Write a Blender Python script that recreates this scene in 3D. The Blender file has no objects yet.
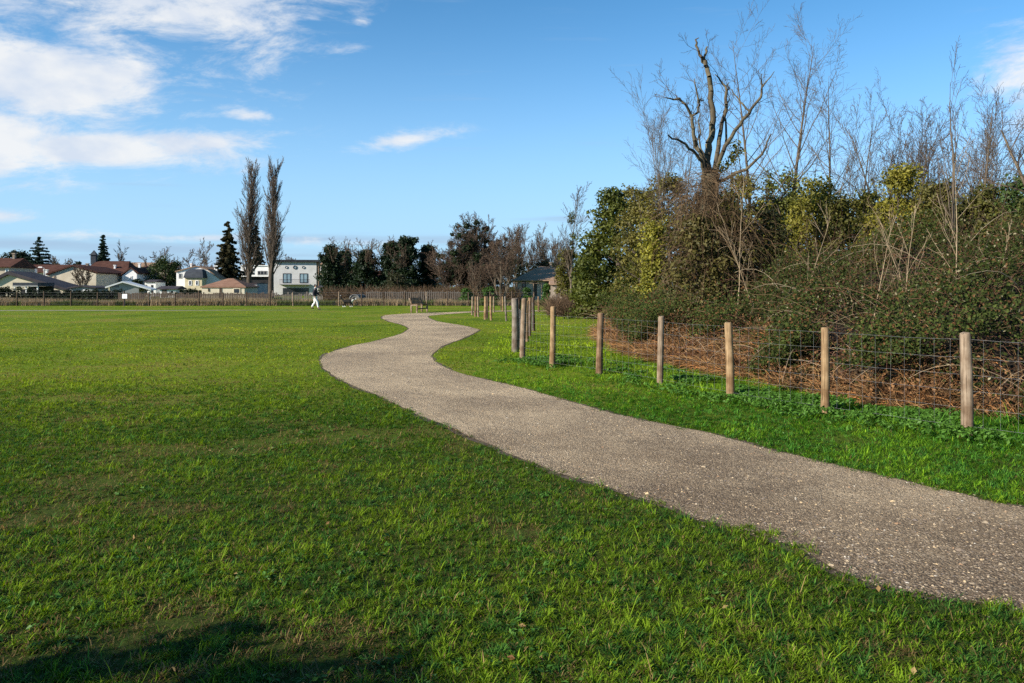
import bpy, math, random
import numpy as np
from mathutils import Vector
from mathutils.geometry import tessellate_polygon

S = bpy.context.scene
COL = S.collection
R = math.radians
random.seed(7)
RNG = np.random.default_rng(11)

# ------------------------------------------------------------------ camera
H = 1.65            # eye height
F = 1024 * 28 / 36  # focal length in pixels
HOR = 286.0         # horizon row
cd = bpy.data.cameras.new('camera')
cam = bpy.data.objects.new('camera', cd)
COL.objects.link(cam)
cam.location = (0, 0, H)
cam.rotation_euler = (R(90), 0, 0)
cd.lens = 28
cd.sensor_width = 36
cd.shift_y = -(341.5 - HOR) / 1024
cd.clip_start = 0.05
cd.clip_end = 3000
S.camera = cam

# ------------------------------------------------------------------ sun and sky
SUN_EL = R(24)
SUN_AZ = math.atan2(-0.85, -0.53)          # where the sun stands: left and behind (x, y)
sun_dir = Vector((math.sin(SUN_AZ) * math.cos(SUN_EL), math.cos(SUN_AZ) * math.cos(SUN_EL), math.sin(SUN_EL)))
sd = bpy.data.lights.new('sun', 'SUN')
sd.energy = 5.0
sd.angle = R(0.5)
sd.color = (1.0, 0.92, 0.80)
sun = bpy.data.objects.new('sun', sd)
COL.objects.link(sun)
sun.location = (-40, -20, 40)
sun.rotation_euler = sun_dir.to_track_quat('Z', 'Y').to_euler()

W = bpy.data.worlds.new('World')
S.world = W
W.use_nodes = True
nt = W.node_tree
nt.nodes.clear()


def nd(tree, typ, **kw):
    n = tree.nodes.new(typ)
    for k, v in kw.items():
        if k.startswith('i_'):
            n.inputs[int(k[2:])].default_value = v
        else:
            setattr(n, k, v)
    return n


def mth(tree, op, a, b=None, c=None, clamp=False):
    n = tree.nodes.new('ShaderNodeMath')
    n.operation = op
    n.use_clamp = clamp
    for i, v in enumerate((a, b, c)):
        if v is None:
            continue
        if isinstance(v, (int, float)):
            n.inputs[i].default_value = v
        else:
            tree.links.new(v, n.inputs[i])
    return n.outputs[0]


def build_sky():
    L = nt.links.new
    sky = nd(nt, 'ShaderNodeTexSky', sky_type='NISHITA', sun_disc=False)
    sky.sun_elevation = SUN_EL
    sky.sun_rotation = SUN_AZ
    sky.altitude = 0
    sky.air_density = 0.5
    sky.dust_density = 0.0
    sky.ozone_density = 2.0
    bg = nd(nt, 'ShaderNodeBackground')
    bg.inputs[1].default_value = 0.127
    hs = nd(nt, 'ShaderNodeHueSaturation')
    hs.inputs['Saturation'].default_value = 1.20
    hs.inputs['Hue'].default_value = 0.487
    hs.inputs['Value'].default_value = 1.05
    L(sky.outputs[0], hs.inputs['Color'])
    L(hs.outputs[0], bg.inputs[0])
    tc = nd(nt, 'ShaderNodeTexCoord')
    sep = nd(nt, 'ShaderNodeSeparateXYZ')
    L(tc.outputs['Generated'], sep.inputs[0])
    x, y, z = sep.outputs
    az = mth(nt, 'ARCTAN2', x, y)
    el = mth(nt, 'ARCSINE', z)
    # streaky noise over azimuth and elevation
    comb = nd(nt, 'ShaderNodeCombineXYZ')
    L(mth(nt, 'MULTIPLY', az, 9.0), comb.inputs[0])
    L(mth(nt, 'ADD', mth(nt, 'MULTIPLY', el, 26.0), mth(nt, 'MULTIPLY', az, -3.0)), comb.inputs[1])
    n1 = nd(nt, 'ShaderNodeTexNoise', noise_dimensions='2D')
    n1.inputs['Scale'].default_value = 1.0
    n1.inputs['Detail'].default_value = 9
    n1.inputs['Roughness'].default_value = 0.68
    n1.inputs['Distortion'].default_value = 0.25
    L(comb.outputs[0], n1.inputs['Vector'])
    comb2 = nd(nt, 'ShaderNodeCombineXYZ')
    L(mth(nt, 'MULTIPLY', az, 5.0), comb2.inputs[0])
    L(mth(nt, 'MULTIPLY', el, 9.0), comb2.inputs[1])
    n2 = nd(nt, 'ShaderNodeTexNoise', noise_dimensions='2D')
    n2.inputs['Scale'].default_value = 3.0
    n2.inputs['Detail'].default_value = 5
    L(comb2.outputs[0], n2.inputs['Vector'])

    def blob(px, py, rx, ry, amp, tilt=0.0):
        a0 = math.atan((px - 512) / F)
        e0 = math.atan((HOR - py) / F * math.cos(a0))
        ra = rx / F * math.cos(a0) ** 2
        re = ry / F * math.cos(a0)
        da = mth(nt, 'SUBTRACT', az, a0)
        de = mth(nt, 'SUBTRACT', el, e0)
        de = mth(nt, 'SUBTRACT', de, mth(nt, 'MULTIPLY', da, tilt))
        u = mth(nt, 'POWER', mth(nt, 'ABSOLUTE', mth(nt, 'DIVIDE', da, ra)), 2.0)
        v = mth(nt, 'POWER', mth(nt, 'ABSOLUTE', mth(nt, 'DIVIDE', de, re)), 2.0)
        e = mth(nt, 'EXPONENT', mth(nt, 'MULTIPLY', mth(nt, 'ADD', u, v), -1.0))
        return mth(nt, 'MULTIPLY', e, amp)

    blobs = [(50, 80, 130, 40, 1.25), (-20, 140, 105, 36, 1.2), (85, 150, 170, 19, 1.05, .04), (195, 143, 75, 16, 1.0, .10),
             (195, 15, 135, 36, 0.88, .1), (90, 30, 160, 46, 0.62), (-10, 216, 62, 9, 0.8), (405, 140, 44, 8, 0.78, .18),
             (250, 116, 26, 6, 0.62), (310, 18, 17, 5, 0.55), (362, 21, 12, 5, 0.5), (1030, 78, 46, 45, 0.9), (330, 50, 90, 8, .34),
             (-260, 90, 220, 110, .9), (110, 236, 260, 5, .48), (100, 50, 190, 75, .40), (330, 243, 150, 4, .42), (1300, 40, 160, 80, .8)]
    tot = None
    for b in blobs:
        v = blob(*b)
        tot = v if tot is None else mth(nt, 'MAXIMUM', tot, v)
    nz = mth(nt, 'SUBTRACT', n1.outputs[0], 0.5)
    dens = mth(nt, 'ADD', tot, mth(nt, 'MULTIPLY', nz, 1.9))
    mr = nd(nt, 'ShaderNodeMapRange', interpolation_type='SMOOTHSTEP')
    mr.inputs[1].default_value = 0.13
    mr.inputs[2].default_value = 0.95
    L(dens, mr.inputs[0])
    # no cloud where no mask
    gate = mth(nt, 'MULTIPLY', tot, 6.0, clamp=True)
    d1 = mth(nt, 'MULTIPLY', mth(nt, 'MULTIPLY', mr.outputs[0], gate), 0.94)
    # low greyish layer near the horizon
    low = [(60, 246, 330, 8, .9), (330, 240, 200, 6, .8), (300, 262, 330, 12, .8), (80, 268, 300, 14, .8), (560, 219, 60, 3, .55), (640, 268, 240, 12, .5)]
    tot2 = None
    for b in low:
        v = blob(*b)
        tot2 = v if tot2 is None else mth(nt, 'MAXIMUM', tot2, v)
    comb3 = nd(nt, 'ShaderNodeCombineXYZ')
    L(mth(nt, 'MULTIPLY', az, 5.0), comb3.inputs[0])
    L(mth(nt, 'MULTIPLY', el, 70.0), comb3.inputs[1])
    n3 = nd(nt, 'ShaderNodeTexNoise', noise_dimensions='2D')
    n3.inputs['Scale'].default_value = 1.2
    n3.inputs['Detail'].default_value = 6
    L(comb3.outputs[0], n3.inputs['Vector'])
    dens2 = mth(nt, 'ADD', tot2, mth(nt, 'MULTIPLY', mth(nt, 'SUBTRACT', n3.outputs[0], 0.5), 1.3))
    mr2 = nd(nt, 'ShaderNodeMapRange', interpolation_type='SMOOTHSTEP')
    mr2.inputs[1].default_value = 0.15
    mr2.inputs[2].default_value = 0.95
    L(dens2, mr2.inputs[0])
    d2 = mth(nt, 'MULTIPLY', mr2.outputs[0], 0.7)
    cw = nd(nt, 'ShaderNodeBackground')
    ramp = nd(nt, 'ShaderNodeValToRGB')
    ramp.color_ramp.elements[0].position = 0.32
    ramp.color_ramp.elements[0].color = (0.74, 0.82, 0.95, 1)
    ramp.color_ramp.elements[1].position = 0.62
    ramp.color_ramp.elements[1].color = (0.97, 0.985, 1.0, 1)
    L(n2.outputs[0], ramp.inputs[0])
    L(ramp.outputs[0], cw.inputs[0])
    cw.inputs[1].default_value = 0.52
    cg = nd(nt, 'ShaderNodeBackground')
    cg.inputs[0].default_value = (0.36, 0.50, 0.68, 1)
    cg.inputs[1].default_value = 0.6
    # thin pale veil that thickens towards the horizon
    veil = nd(nt, 'ShaderNodeBackground')
    veil.inputs[0].default_value = (0.455, 0.715, 0.93, 1)
    veil.inputs[1].default_value = 0.55
    fv = mth(nt, 'EXPONENT', mth(nt, 'MULTIPLY', mth(nt, 'POWER', mth(nt, 'ABSOLUTE', mth(nt, 'DIVIDE', el, R(11.5))), 2.0), -1.0))
    m0 = nd(nt, 'ShaderNodeMixShader')
    L(mth(nt, 'MULTIPLY', fv, 0.95), m0.inputs[0]); L(bg.outputs[0], m0.inputs[1]); L(veil.outputs[0], m0.inputs[2])
    m1 = nd(nt, 'ShaderNodeMixShader')
    L(d2, m1.inputs[0]); L(m0.outputs[0], m1.inputs[1]); L(cg.outputs[0], m1.inputs[2])
    m2 = nd(nt, 'ShaderNodeMixShader')
    L(d1, m2.inputs[0]); L(m1.outputs[0], m2.inputs[1]); L(cw.outputs[0], m2.inputs[2])
    out = nd(nt, 'ShaderNodeOutputWorld')
    L(m2.outputs[0], out.inputs[0])


build_sky()
S.view_settings.view_transform = 'Standard'
S.view_settings.look = 'None'
S.view_settings.exposure = 0.85
S.view_settings.gamma = 1.0
S.view_settings.use_curve_mapping = False
S.render.engine = 'CYCLES'
S.cycles.max_bounces = 6
S.cycles.transparent_max_bounces = 4
S.cycles.use_denoising = False


# ------------------------------------------------------------------ helpers
def wx(px, D):
    return (px - 512) / F * D


def wz(py, D):
    return H + (HOR - py) / F * D


def gp(px, py):
    D = F * H / (py - HOR)
    return np.array([wx(px, D), D])


def mesh_np(name, verts, faces, mat, cols=None, parent=None, smooth=False, matidx=None, normals=None):
    """One mesh object from numpy arrays; faces is a list of (M,k) index arrays."""
    me = bpy.data.meshes.new(name)
    verts = np.asarray(verts, dtype=np.float32)
    me.vertices.add(len(verts))
    me.vertices.foreach_set('co', verts.ravel())
    tot, starts, idx, off = [], [], [], 0
    for fa in faces:
        fa = np.asarray(fa, dtype=np.int32)
        if fa.size == 0:
            continue
        m, k = fa.shape
        starts.append(off + np.arange(m, dtype=np.int32) * k)
        tot.append(np.full(m, k, dtype=np.int32))
        idx.append(fa.ravel())
        off += m * k
    idx = np.concatenate(idx)
    starts = np.concatenate(starts)
    me.loops.add(len(idx))
    me.loops.foreach_set('vertex_index', idx)
    me.polygons.add(len(starts))
    me.polygons.foreach_set('loop_start', starts)
    mats = mat if isinstance(mat, (list, tuple)) else [mat]
    for m_ in mats:
        me.materials.append(m_)
    if matidx is not None:
        me.polygons.foreach_set('material_index', np.asarray(matidx, dtype=np.int32))
    me.polygons.foreach_set('use_smooth', np.full(len(starts), smooth, dtype=bool))
    if cols is not None:
        at = me.color_attributes.new('Col', 'FLOAT_COLOR', 'POINT')
        c = np.ones((len(verts), 4), dtype=np.float32)
        c[:, :3] = cols
        at.data.foreach_set('color', c.ravel())
    me.update(calc_edges=True)
    me.validate()
    if normals is not None:
        me.normals_split_custom_set_from_vertices(np.asarray(normals, dtype=np.float32))
    ob = bpy.data.objects.new(name, me)
    COL.objects.link(ob)
    if parent is not None:
        ob.parent = parent
    return ob


def thing(name, label, cat, loc=(0, 0, 0), rz=0.0, group=None):
    o = bpy.data.objects.new(name, None)
    COL.objects.link(o)
    o.location = loc
    o.rotation_euler = (0, 0, rz)
    o['label'] = label
    o['category'] = cat
    if group:
        o['group'] = group
    return o


def tag(o, label=None, cat=None, group=None, kind=None):
    if label: o['label'] = label
    if cat: o['category'] = cat
    if group: o['group'] = group
    if kind: o['kind'] = kind
    return o


class MB:
    """Collects boxes, prisms, tubes into one mesh."""
    def __init__(self):
        self.v = []
        self.q = []   # list of tuples
        self.n = 0

    def add(self, vs, fs):
        b = self.n
        self.v += [tuple(p) for p in vs]
        self.n += len(vs)
        self.q += [tuple(b + i for i in f) for f in fs]

    def box(self, x0, x1, y0, y1, z0, z1):
        self.add([(x0, y0, z0), (x1, y0, z0), (x1, y1, z0), (x0, y1, z0), (x0, y0, z1), (x1, y0, z1), (x1, y1, z1), (x0, y1, z1)],
                 [(3, 2, 1, 0), (4, 5, 6, 7), (0, 1, 5, 4), (1, 2, 6, 5), (2, 3, 7, 6), (3, 0, 4, 7)])

    def prism_y(self, pts, y0, y1):
        """polygon in (x,z), counter-clockwise seen from -y, extruded y0..y1"""
        n = len(pts)
        vs = [(x, y0, z) for x, z in pts] + [(x, y1, z) for x, z in pts]
        self.add(vs, [tuple(range(n)), tuple(range(2 * n - 1, n - 1, -1))] + [((i + 1) % n, i, n + i, n + (i + 1) % n) for i in range(n)])

    def prism_x(self, pts, x0, x1):
        """polygon in (y,z) extruded along x"""
        n = len(pts)
        vs = [(x0, y, z) for y, z in pts] + [(x1, y, z) for y, z in pts]
        self.add(vs, [tuple(range(n - 1, -1, -1)), tuple(range(n, 2 * n))] + [(i, (i + 1) % n, n + (i + 1) % n, n + i) for i in range(n)])

    def hull(self, bottom, top):
        n = len(bottom)
        self.add(list(bottom) + list(top), [tuple(range(n - 1, -1, -1)), tuple(range(n, 2 * n))] + [(i, (i + 1) % n, n + (i + 1) % n, n + i) for i in range(n)])

    def tube(self, p0, p1, r0, r1, k=8, cap=True):
        p0, p1 = Vector(p0), Vector(p1)
        d = (p1 - p0).normalized()
        a = d.orthogonal().normalized()
        b = d.cross(a)
        vs = []
        for p, r in ((p0, r0), (p1, r1)):
            for i in range(k):
                t = 2 * math.pi * i / k
                vs.append(p + a * math.cos(t) * r + b * math.sin(t) * r)
        fs = [(i, (i + 1) % k, k + (i + 1) % k, k + i) for i in range(k)]
        if cap:
            fs += [tuple(range(k - 1, -1, -1)), tuple(range(k, 2 * k))]
        self.add(vs, fs)

    def ring(self, c, r0, r1, y0, y1, k=16):
        """flat ring in xz, between y0 and y1"""
        cx, cz = c
        vs = []
        for y in (y0, y1):
            for r in (r0, r1):
                for i in range(k):
                    t = 2 * math.pi * i / k
                    vs.append((cx + math.cos(t) * r, y, cz + math.sin(t) * r))
        fs = []
        for i in range(k):
            j = (i + 1) % k
            fs += [(i, j, k + j, k + i), (2 * k + j, 2 * k + i, 3 * k + i, 3 * k + j), (k + i, k + j, 3 * k + j, 3 * k + i), (j, i, 2 * k + i, 2 * k + j)]
        self.add(vs, fs)

    def disc(self, c, r, y0, y1, k=16):
        cx, cz = c
        self.prism_y([(cx + math.cos(2 * math.pi * i / k) * r, cz + math.sin(2 * math.pi * i / k) * r) for i in range(k)], y0, y1)

    def build(self, name, mat, parent=None, smooth=False):
        me = bpy.data.meshes.new(name)
        me.from_pydata(self.v, [], self.q)
        me.materials.append(mat)
        if smooth:
            for p in me.polygons:
                p.use_smooth = True
        me.update()
        o = bpy.data.objects.new(name, me)
        COL.objects.link(o)
        if parent is not None:
            o.parent = parent
        return o


# ---- noise
def _hash(ix, iy, seed):
    h = (ix.astype(np.int64) * 374761393 + iy.astype(np.int64) * 668265263 + seed * 974711) & 0x7fffffff
    h = (h ^ (h >> 13)) * 1274126177 & 0x7fffffff
    h = h ^ (h >> 16)
    return (h & 0xffff) / 65535.0


def vnoise(x, y, scale, seed=0):
    x = np.asarray(x) / scale
    y = np.asarray(y) / scale
    ix, iy = np.floor(x), np.floor(y)
    fx, fy = x - ix, y - iy
    fx = fx * fx * (3 - 2 * fx)
    fy = fy * fy * (3 - 2 * fy)
    a, b = _hash(ix, iy, seed), _hash(ix + 1, iy, seed)
    c, d = _hash(ix, iy + 1, seed), _hash(ix + 1, iy + 1, seed)
    return (a * (1 - fx) + b * fx) * (1 - fy) + (c * (1 - fx) + d * fx) * fy


def fbm(x, y, scale, seed=0, octv=3):
    s, amp, t = 0, 1, 0
    for o in range(octv):
        s = s + amp * vnoise(x, y, scale / 2 ** o, seed + 17 * o)
        t += amp
        amp *= 0.5
    return s / t


def norm(a):
    return a / np.maximum(np.linalg.norm(a, axis=-1, keepdims=True), 1e-9)


# ---- tubes from segments
def tubes(segs, k=4):
    """segs: arrays p0,p1 (N,3), r0,r1 (N,) -> verts, quads"""
    p0, p1, r0, r1 = segs
    d = norm(p1 - p0)
    ref = np.where(np.abs(d[:, 2:3]) < 0.9, np.array([[0, 0, 1.0]]), np.array([[1.0, 0, 0]]))
    a = norm(np.cross(d, ref))
    b = np.cross(d, a)
    t = np.arange(k) * 2 * math.pi / k
    ring = a[:, None, :] * np.cos(t)[None, :, None] + b[:, None, :] * np.sin(t)[None, :, None]
    v0 = p0[:, None, :] + ring * r0[:, None, None]
    v1 = p1[:, None, :] + ring * r1[:, None, None]
    V = np.concatenate([v0, v1], axis=1).reshape(-1, 3)
    base = (np.arange(len(p0)) * 2 * k)[:, None]
    i = np.arange(k)
    j = (i + 1) % k
    Q = np.stack([base + i, base + j, base + k + j, base + k + i], axis=-1).reshape(-1, 4)
    return V, Q


def seg_arrays(segs):
    a = np.array([(*s[0], *s[1], s[2], s[3]) for s in segs], dtype=np.float64)
    return a[:, 0:3], a[:, 3:6], a[:, 6], a[:, 7]


def build_segs(name, segs, mat, parent=None, k=5, cols=None):
    V, Q = tubes(seg_arrays(segs), k)
    c = None
    if cols is not None:
        c = np.repeat(np.asarray(cols), 2 * k, axis=0)
    return mesh_np(name, V, [Q], mat, cols=c, parent=parent, smooth=True)


# ---- leaves
def leaf_quads(pos, nrm, size, aspect=0.6, rng=RNG, droop=0.0):
    n = len(pos)
    t = rng.normal(size=(n, 3))
    t[:, 2] -= droop
    t = norm(t - nrm * np.sum(t * nrm, axis=1, keepdims=True))
    b = np.cross(nrm, t)
    s = np.asarray(size)
    if s.ndim == 0:
        s = np.full(n, float(s))
    s = s[:, None]
    fold = nrm * s * 0.18
    V = np.stack([pos - t * s, pos + b * s * aspect + fold, pos + t * s, pos - b * s * aspect + fold], axis=1).reshape(-1, 3)
    base = (np.arange(n) * 4)[:, None]
    Q = base + np.array([[0, 1, 2, 3]])
    return V, Q


def leaf_clumps(centers, radii, per, size, cola, colb, rng=RNG, squash=0.8, up=0.35, shell=0.5, szvar=0.35):
    centers = np.asarray(centers, dtype=float)
    K = len(centers)
    radii = np.broadcast_to(np.asarray(radii, dtype=float), (K,))
    ci = np.repeat(np.arange(K), per)
    n = len(ci)
    d = norm(rng.normal(size=(n, 3)))
    rr = rng.random(n) ** shell * radii[ci]
    off = d * rr[:, None]
    off[:, 2] *= squash
    pos = centers[ci] + off
    nr = norm(d * 0.8 + np.array([0, 0, up]) + rng.normal(size=(n, 3)) * 0.55)
    sz = size * (1 + szvar * rng.normal(size=n)).clip(0.4, 2)
    V, Q = leaf_quads(pos, nr, sz, rng=rng)
    ct = rng.random(K)[ci] * 0.55 + rng.random(n) * 0.45
    C = np.asarray(cola)[None] * (1 - ct[:, None]) + np.asarray(colb)[None] * ct[:, None]
    C = C * (0.8 + 0.4 * rng.random((n, 1)))
    return V, [Q], np.repeat(C, 4, axis=0)


def merge(parts):
    Vs, Fs, Cs, off = [], [], [], 0
    for V, fl, C in parts:
        Vs.append(V)
        Cs.append(C)
        for f_ in fl:
            Fs.append(np.asarray(f_) + off)
        off += len(V)
    return np.concatenate(Vs), Fs, np.concatenate(Cs)


# ---- materials
def new_mat(name):
    m = bpy.data.materials.new(name)
    m.use_nodes = True
    m.node_tree.nodes.clear()
    return m, m.node_tree


def mat_leaf(name, trans=0.3, rough=0.5, spec=0.3):
    m, t = new_mat(name)
    at = nd(t, 'ShaderNodeAttribute', attribute_name='Col')
    p = nd(t, 'ShaderNodeBsdfPrincipled')
    p.inputs['Roughness'].default_value = rough
    p.inputs['Specular IOR Level'].default_value = spec
    t.links.new(at.outputs['Color'], p.inputs['Base Color'])
    tr = nd(t, 'ShaderNodeBsdfTranslucent')
    hs = nd(t, 'ShaderNodeHueSaturation')
    hs.inputs['Hue'].default_value = 0.485
    hs.inputs['Saturation'].default_value = 1.1
    hs.inputs['Value'].default_value = 1.25
    t.links.new(at.outputs['Color'], hs.inputs['Color'])
    t.links.new(hs.outputs[0], tr.inputs[0])
    mx = nd(t, 'ShaderNodeMixShader')
    mx.inputs[0].default_value = trans
    t.links.new(p.outputs[0], mx.inputs[1])
    t.links.new(tr.outputs[0], mx.inputs[2])
    o = nd(t, 'ShaderNodeOutputMaterial')
    t.links.new(mx.outputs[0], o.inputs[0])
    return m


def mat_noise(name, ca, cb, scale=5.0, rough=0.85, spec=0.2, detail=5, stretch=(1, 1, 1), bump=0.0, lo=0.35, hi=0.65, metal=0.0):
    m, t = new_mat(name)
    tc = nd(t, 'ShaderNodeTexCoord')
    mp = nd(t, 'ShaderNodeMapping')
    mp.inputs['Scale'].default_value = stretch
    t.links.new(tc.outputs['Object'], mp.inputs[0])
    n = nd(t, 'ShaderNodeTexNoise')
    n.inputs['Scale'].default_value = scale
    n.inputs['Detail'].default_value = detail
    n.inputs['Roughness'].default_value = 0.6
    t.links.new(mp.outputs[0], n.inputs['Vector'])
    rp = nd(t, 'ShaderNodeValToRGB')
    rp.color_ramp.elements[0].position = lo
    rp.color_ramp.elements[1].position = hi
    rp.color_ramp.elements[0].color = (*ca, 1)
    rp.color_ramp.elements[1].color = (*cb, 1)
    t.links.new(n.outputs[0], rp.inputs[0])
    p = nd(t, 'ShaderNodeBsdfPrincipled')
    p.inputs['Roughness'].default_value = rough
    p.inputs['Specular IOR Level'].default_value = spec
    p.inputs['Metallic'].default_value = metal
    t.links.new(rp.outputs[0], p.inputs['Base Color'])
    if bump:
        b = nd(t, 'ShaderNodeBump')
        b.inputs['Strength'].default_value = bump
        b.inputs['Distance'].default_value = 0.02
        t.links.new(n.outputs[0], b.inputs['Height'])
        t.links.new(b.outputs[0], p.inputs['Normal'])
    o = nd(t, 'ShaderNodeOutputMaterial')
    t.links.new(p.outputs[0], o.inputs[0])
    return m


def mat_tiles(name, ca, cb, pitch=0.3):
    m, t = new_mat(name)
    tc = nd(t, 'ShaderNodeTexCoord')
    br = nd(t, 'ShaderNodeTexNoise')
    br.inputs['Scale'].default_value = 1.2
    br.inputs['Detail'].default_value = 8
    br.inputs['Roughness'].default_value = 0.75
    t.links.new(tc.outputs['Object'], br.inputs['Vector'])
    wv = nd(t, 'ShaderNodeTexWave', bands_direction='Z')
    wv.inputs['Scale'].default_value = 1 / pitch
    wv.inputs['Distortion'].default_value = 0.6
    t.links.new(tc.outputs['Object'], wv.inputs['Vector'])
    rp = nd(t, 'ShaderNodeValToRGB')
    rp.color_ramp.elements[0].position = 0.35
    rp.color_ramp.elements[1].position = 0.65
    rp.color_ramp.elements[0].color = (*ca, 1)
    rp.color_ramp.elements[1].color = (*cb, 1)
    t.links.new(br.outputs[0], rp.inputs[0])
    p = nd(t, 'ShaderNodeBsdfPrincipled')
    p.inputs['Roughness'].default_value = 0.95
    p.inputs['Specular IOR Level'].default_value = 0.03
    t.links.new(rp.outputs[0], p.inputs['Base Color'])
    b = nd(t, 'ShaderNodeBump')
    b.inputs['Strength'].default_value = 0.6
    b.inputs['Distance'].default_value = 0.05
    t.links.new(wv.outputs[0], b.inputs['Height'])
    t.links.new(b.outputs[0], p.inputs['Normal'])
    o = nd(t, 'ShaderNodeOutputMaterial')
    t.links.new(p.outputs[0], o.inputs[0])
    return m


def mat_attr(name, rough=0.85, spec=0.2):
    m, t = new_mat(name)
    at = nd(t, 'ShaderNodeAttribute', attribute_name='Col')
    p = nd(t, 'ShaderNodeBsdfPrincipled')
    p.inputs['Roughness'].default_value = rough
    p.inputs['Specular IOR Level'].default_value = spec
    t.links.new(at.outputs['Color'], p.inputs['Base Color'])
    o = nd(t, 'ShaderNodeOutputMaterial')
    t.links.new(p.outputs[0], o.inputs[0])
    return m


M = {}
M['grass'] = mat_leaf('grass blades', 0.38, 0.6, 0.10)
M['leaf'] = mat_leaf('broad leaves', 0.25, 0.5, 0.22)
M['matt_leaf'] = mat_leaf('matt leaves', 0.25, 0.7, 0.15)
M['twigcol'] = mat_attr('dry stems')
M['stone'] = mat_attr('pebbles', 0.75, 0.25)
M['bark'] = mat_noise('grey brown bark', (0.055, 0.042, 0.03), (0.17, 0.135, 0.095), 6, stretch=(1, 1, .25), bump=.5)
M['bark_dark'] = mat_noise('dark bark', (0.035, 0.026, 0.02), (0.10, 0.078, 0.058), 6, stretch=(1, 1, .25), bump=.5)
M['bark_moss'] = mat_noise('mossy bark', (0.055, 0.042, 0.030), (0.135, 0.115, 0.070), 4, stretch=(1, 1, .4), bump=.5)
M['twig'] = mat_noise('twigs', (0.048, 0.034, 0.024), (0.115, 0.082, 0.058), 2)
M['twig_grey'] = mat_noise('grey twigs', (0.060, 0.046, 0.035), (0.145, 0.113, 0.088), 2)
M['twig_red'] = mat_noise('reddish twigs', (0.055, 0.036, 0.025), (0.13, 0.085, 0.058), 2)
M['cream'] = mat_noise('cream render', (0.50, 0.43, 0.32), (0.62, 0.55, 0.43), .8)
M['beige'] = mat_noise('beige render', (0.36, 0.30, 0.23), (0.48, 0.41, 0.32), .8)
M['stonewall'] = mat_noise('weathered stone wall', (0.20, 0.155, 0.115), (0.36, 0.29, 0.22), 1.5)
M['white'] = mat_noise('white render', (0.66, 0.65, 0.63), (0.80, 0.79, 0.77), .7)
M['yellow'] = mat_noise('pale yellow render', (0.52, 0.44, 0.27), (0.62, 0.54, 0.36), .8)
M['greywall'] = mat_noise('grey render', (0.24, 0.24, 0.24), (0.34, 0.34, 0.33), .8)
M['redroof'] = mat_tiles('old red roof tiles', (0.060, 0.030, 0.024), (0.125, 0.062, 0.047))
M['brownroof'] = mat_tiles('brown roof tiles', (0.20, 0.11, 0.075), (0.32, 0.19, 0.13))
M['greyroof'] = mat_tiles('grey roof tiles', (0.25, 0.16, 0.105), (0.37, 0.245, 0.165))
M['slate'] = mat_tiles('dark slates', (0.045, 0.05, 0.06), (0.08, 0.088, 0.10))
M['darkroof'] = mat_noise('dark sheet roof', (0.035, 0.03, 0.036), (0.07, 0.06, 0.065), 1)
M['dark'] = mat_noise('dark opening', (0.012, 0.012, 0.014), (0.03, 0.03, 0.032), 2)
M['glass'] = mat_noise('window glass', (0.16, 0.24, 0.28), (0.28, 0.38, 0.42), .8, rough=.08, spec=.8)
M['darkglass'] = mat_noise('dark window glass', (0.02, 0.024, 0.03), (0.05, 0.055, 0.065), .8, rough=.08, spec=.8)
M['metal_dark'] = mat_noise('dark painted metal', (0.02, 0.02, 0.022), (0.045, 0.045, 0.05), 3, rough=.5)
M['galv'] = mat_noise('galvanised wire', (0.14, 0.14, 0.14), (0.28, 0.28, 0.28), 30, rough=.5, metal=.3)
M['wood_grey'] = mat_noise('weathered grey boards', (0.075, 0.062, 0.052), (0.17, 0.145, 0.12), 3, stretch=(4, 4, .3), bump=.3)
M['wood_brown'] = mat_noise('brown boards', (0.045, 0.032, 0.024), (0.10, 0.072, 0.052), 3, stretch=(4, 4, .3), bump=.3)

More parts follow.
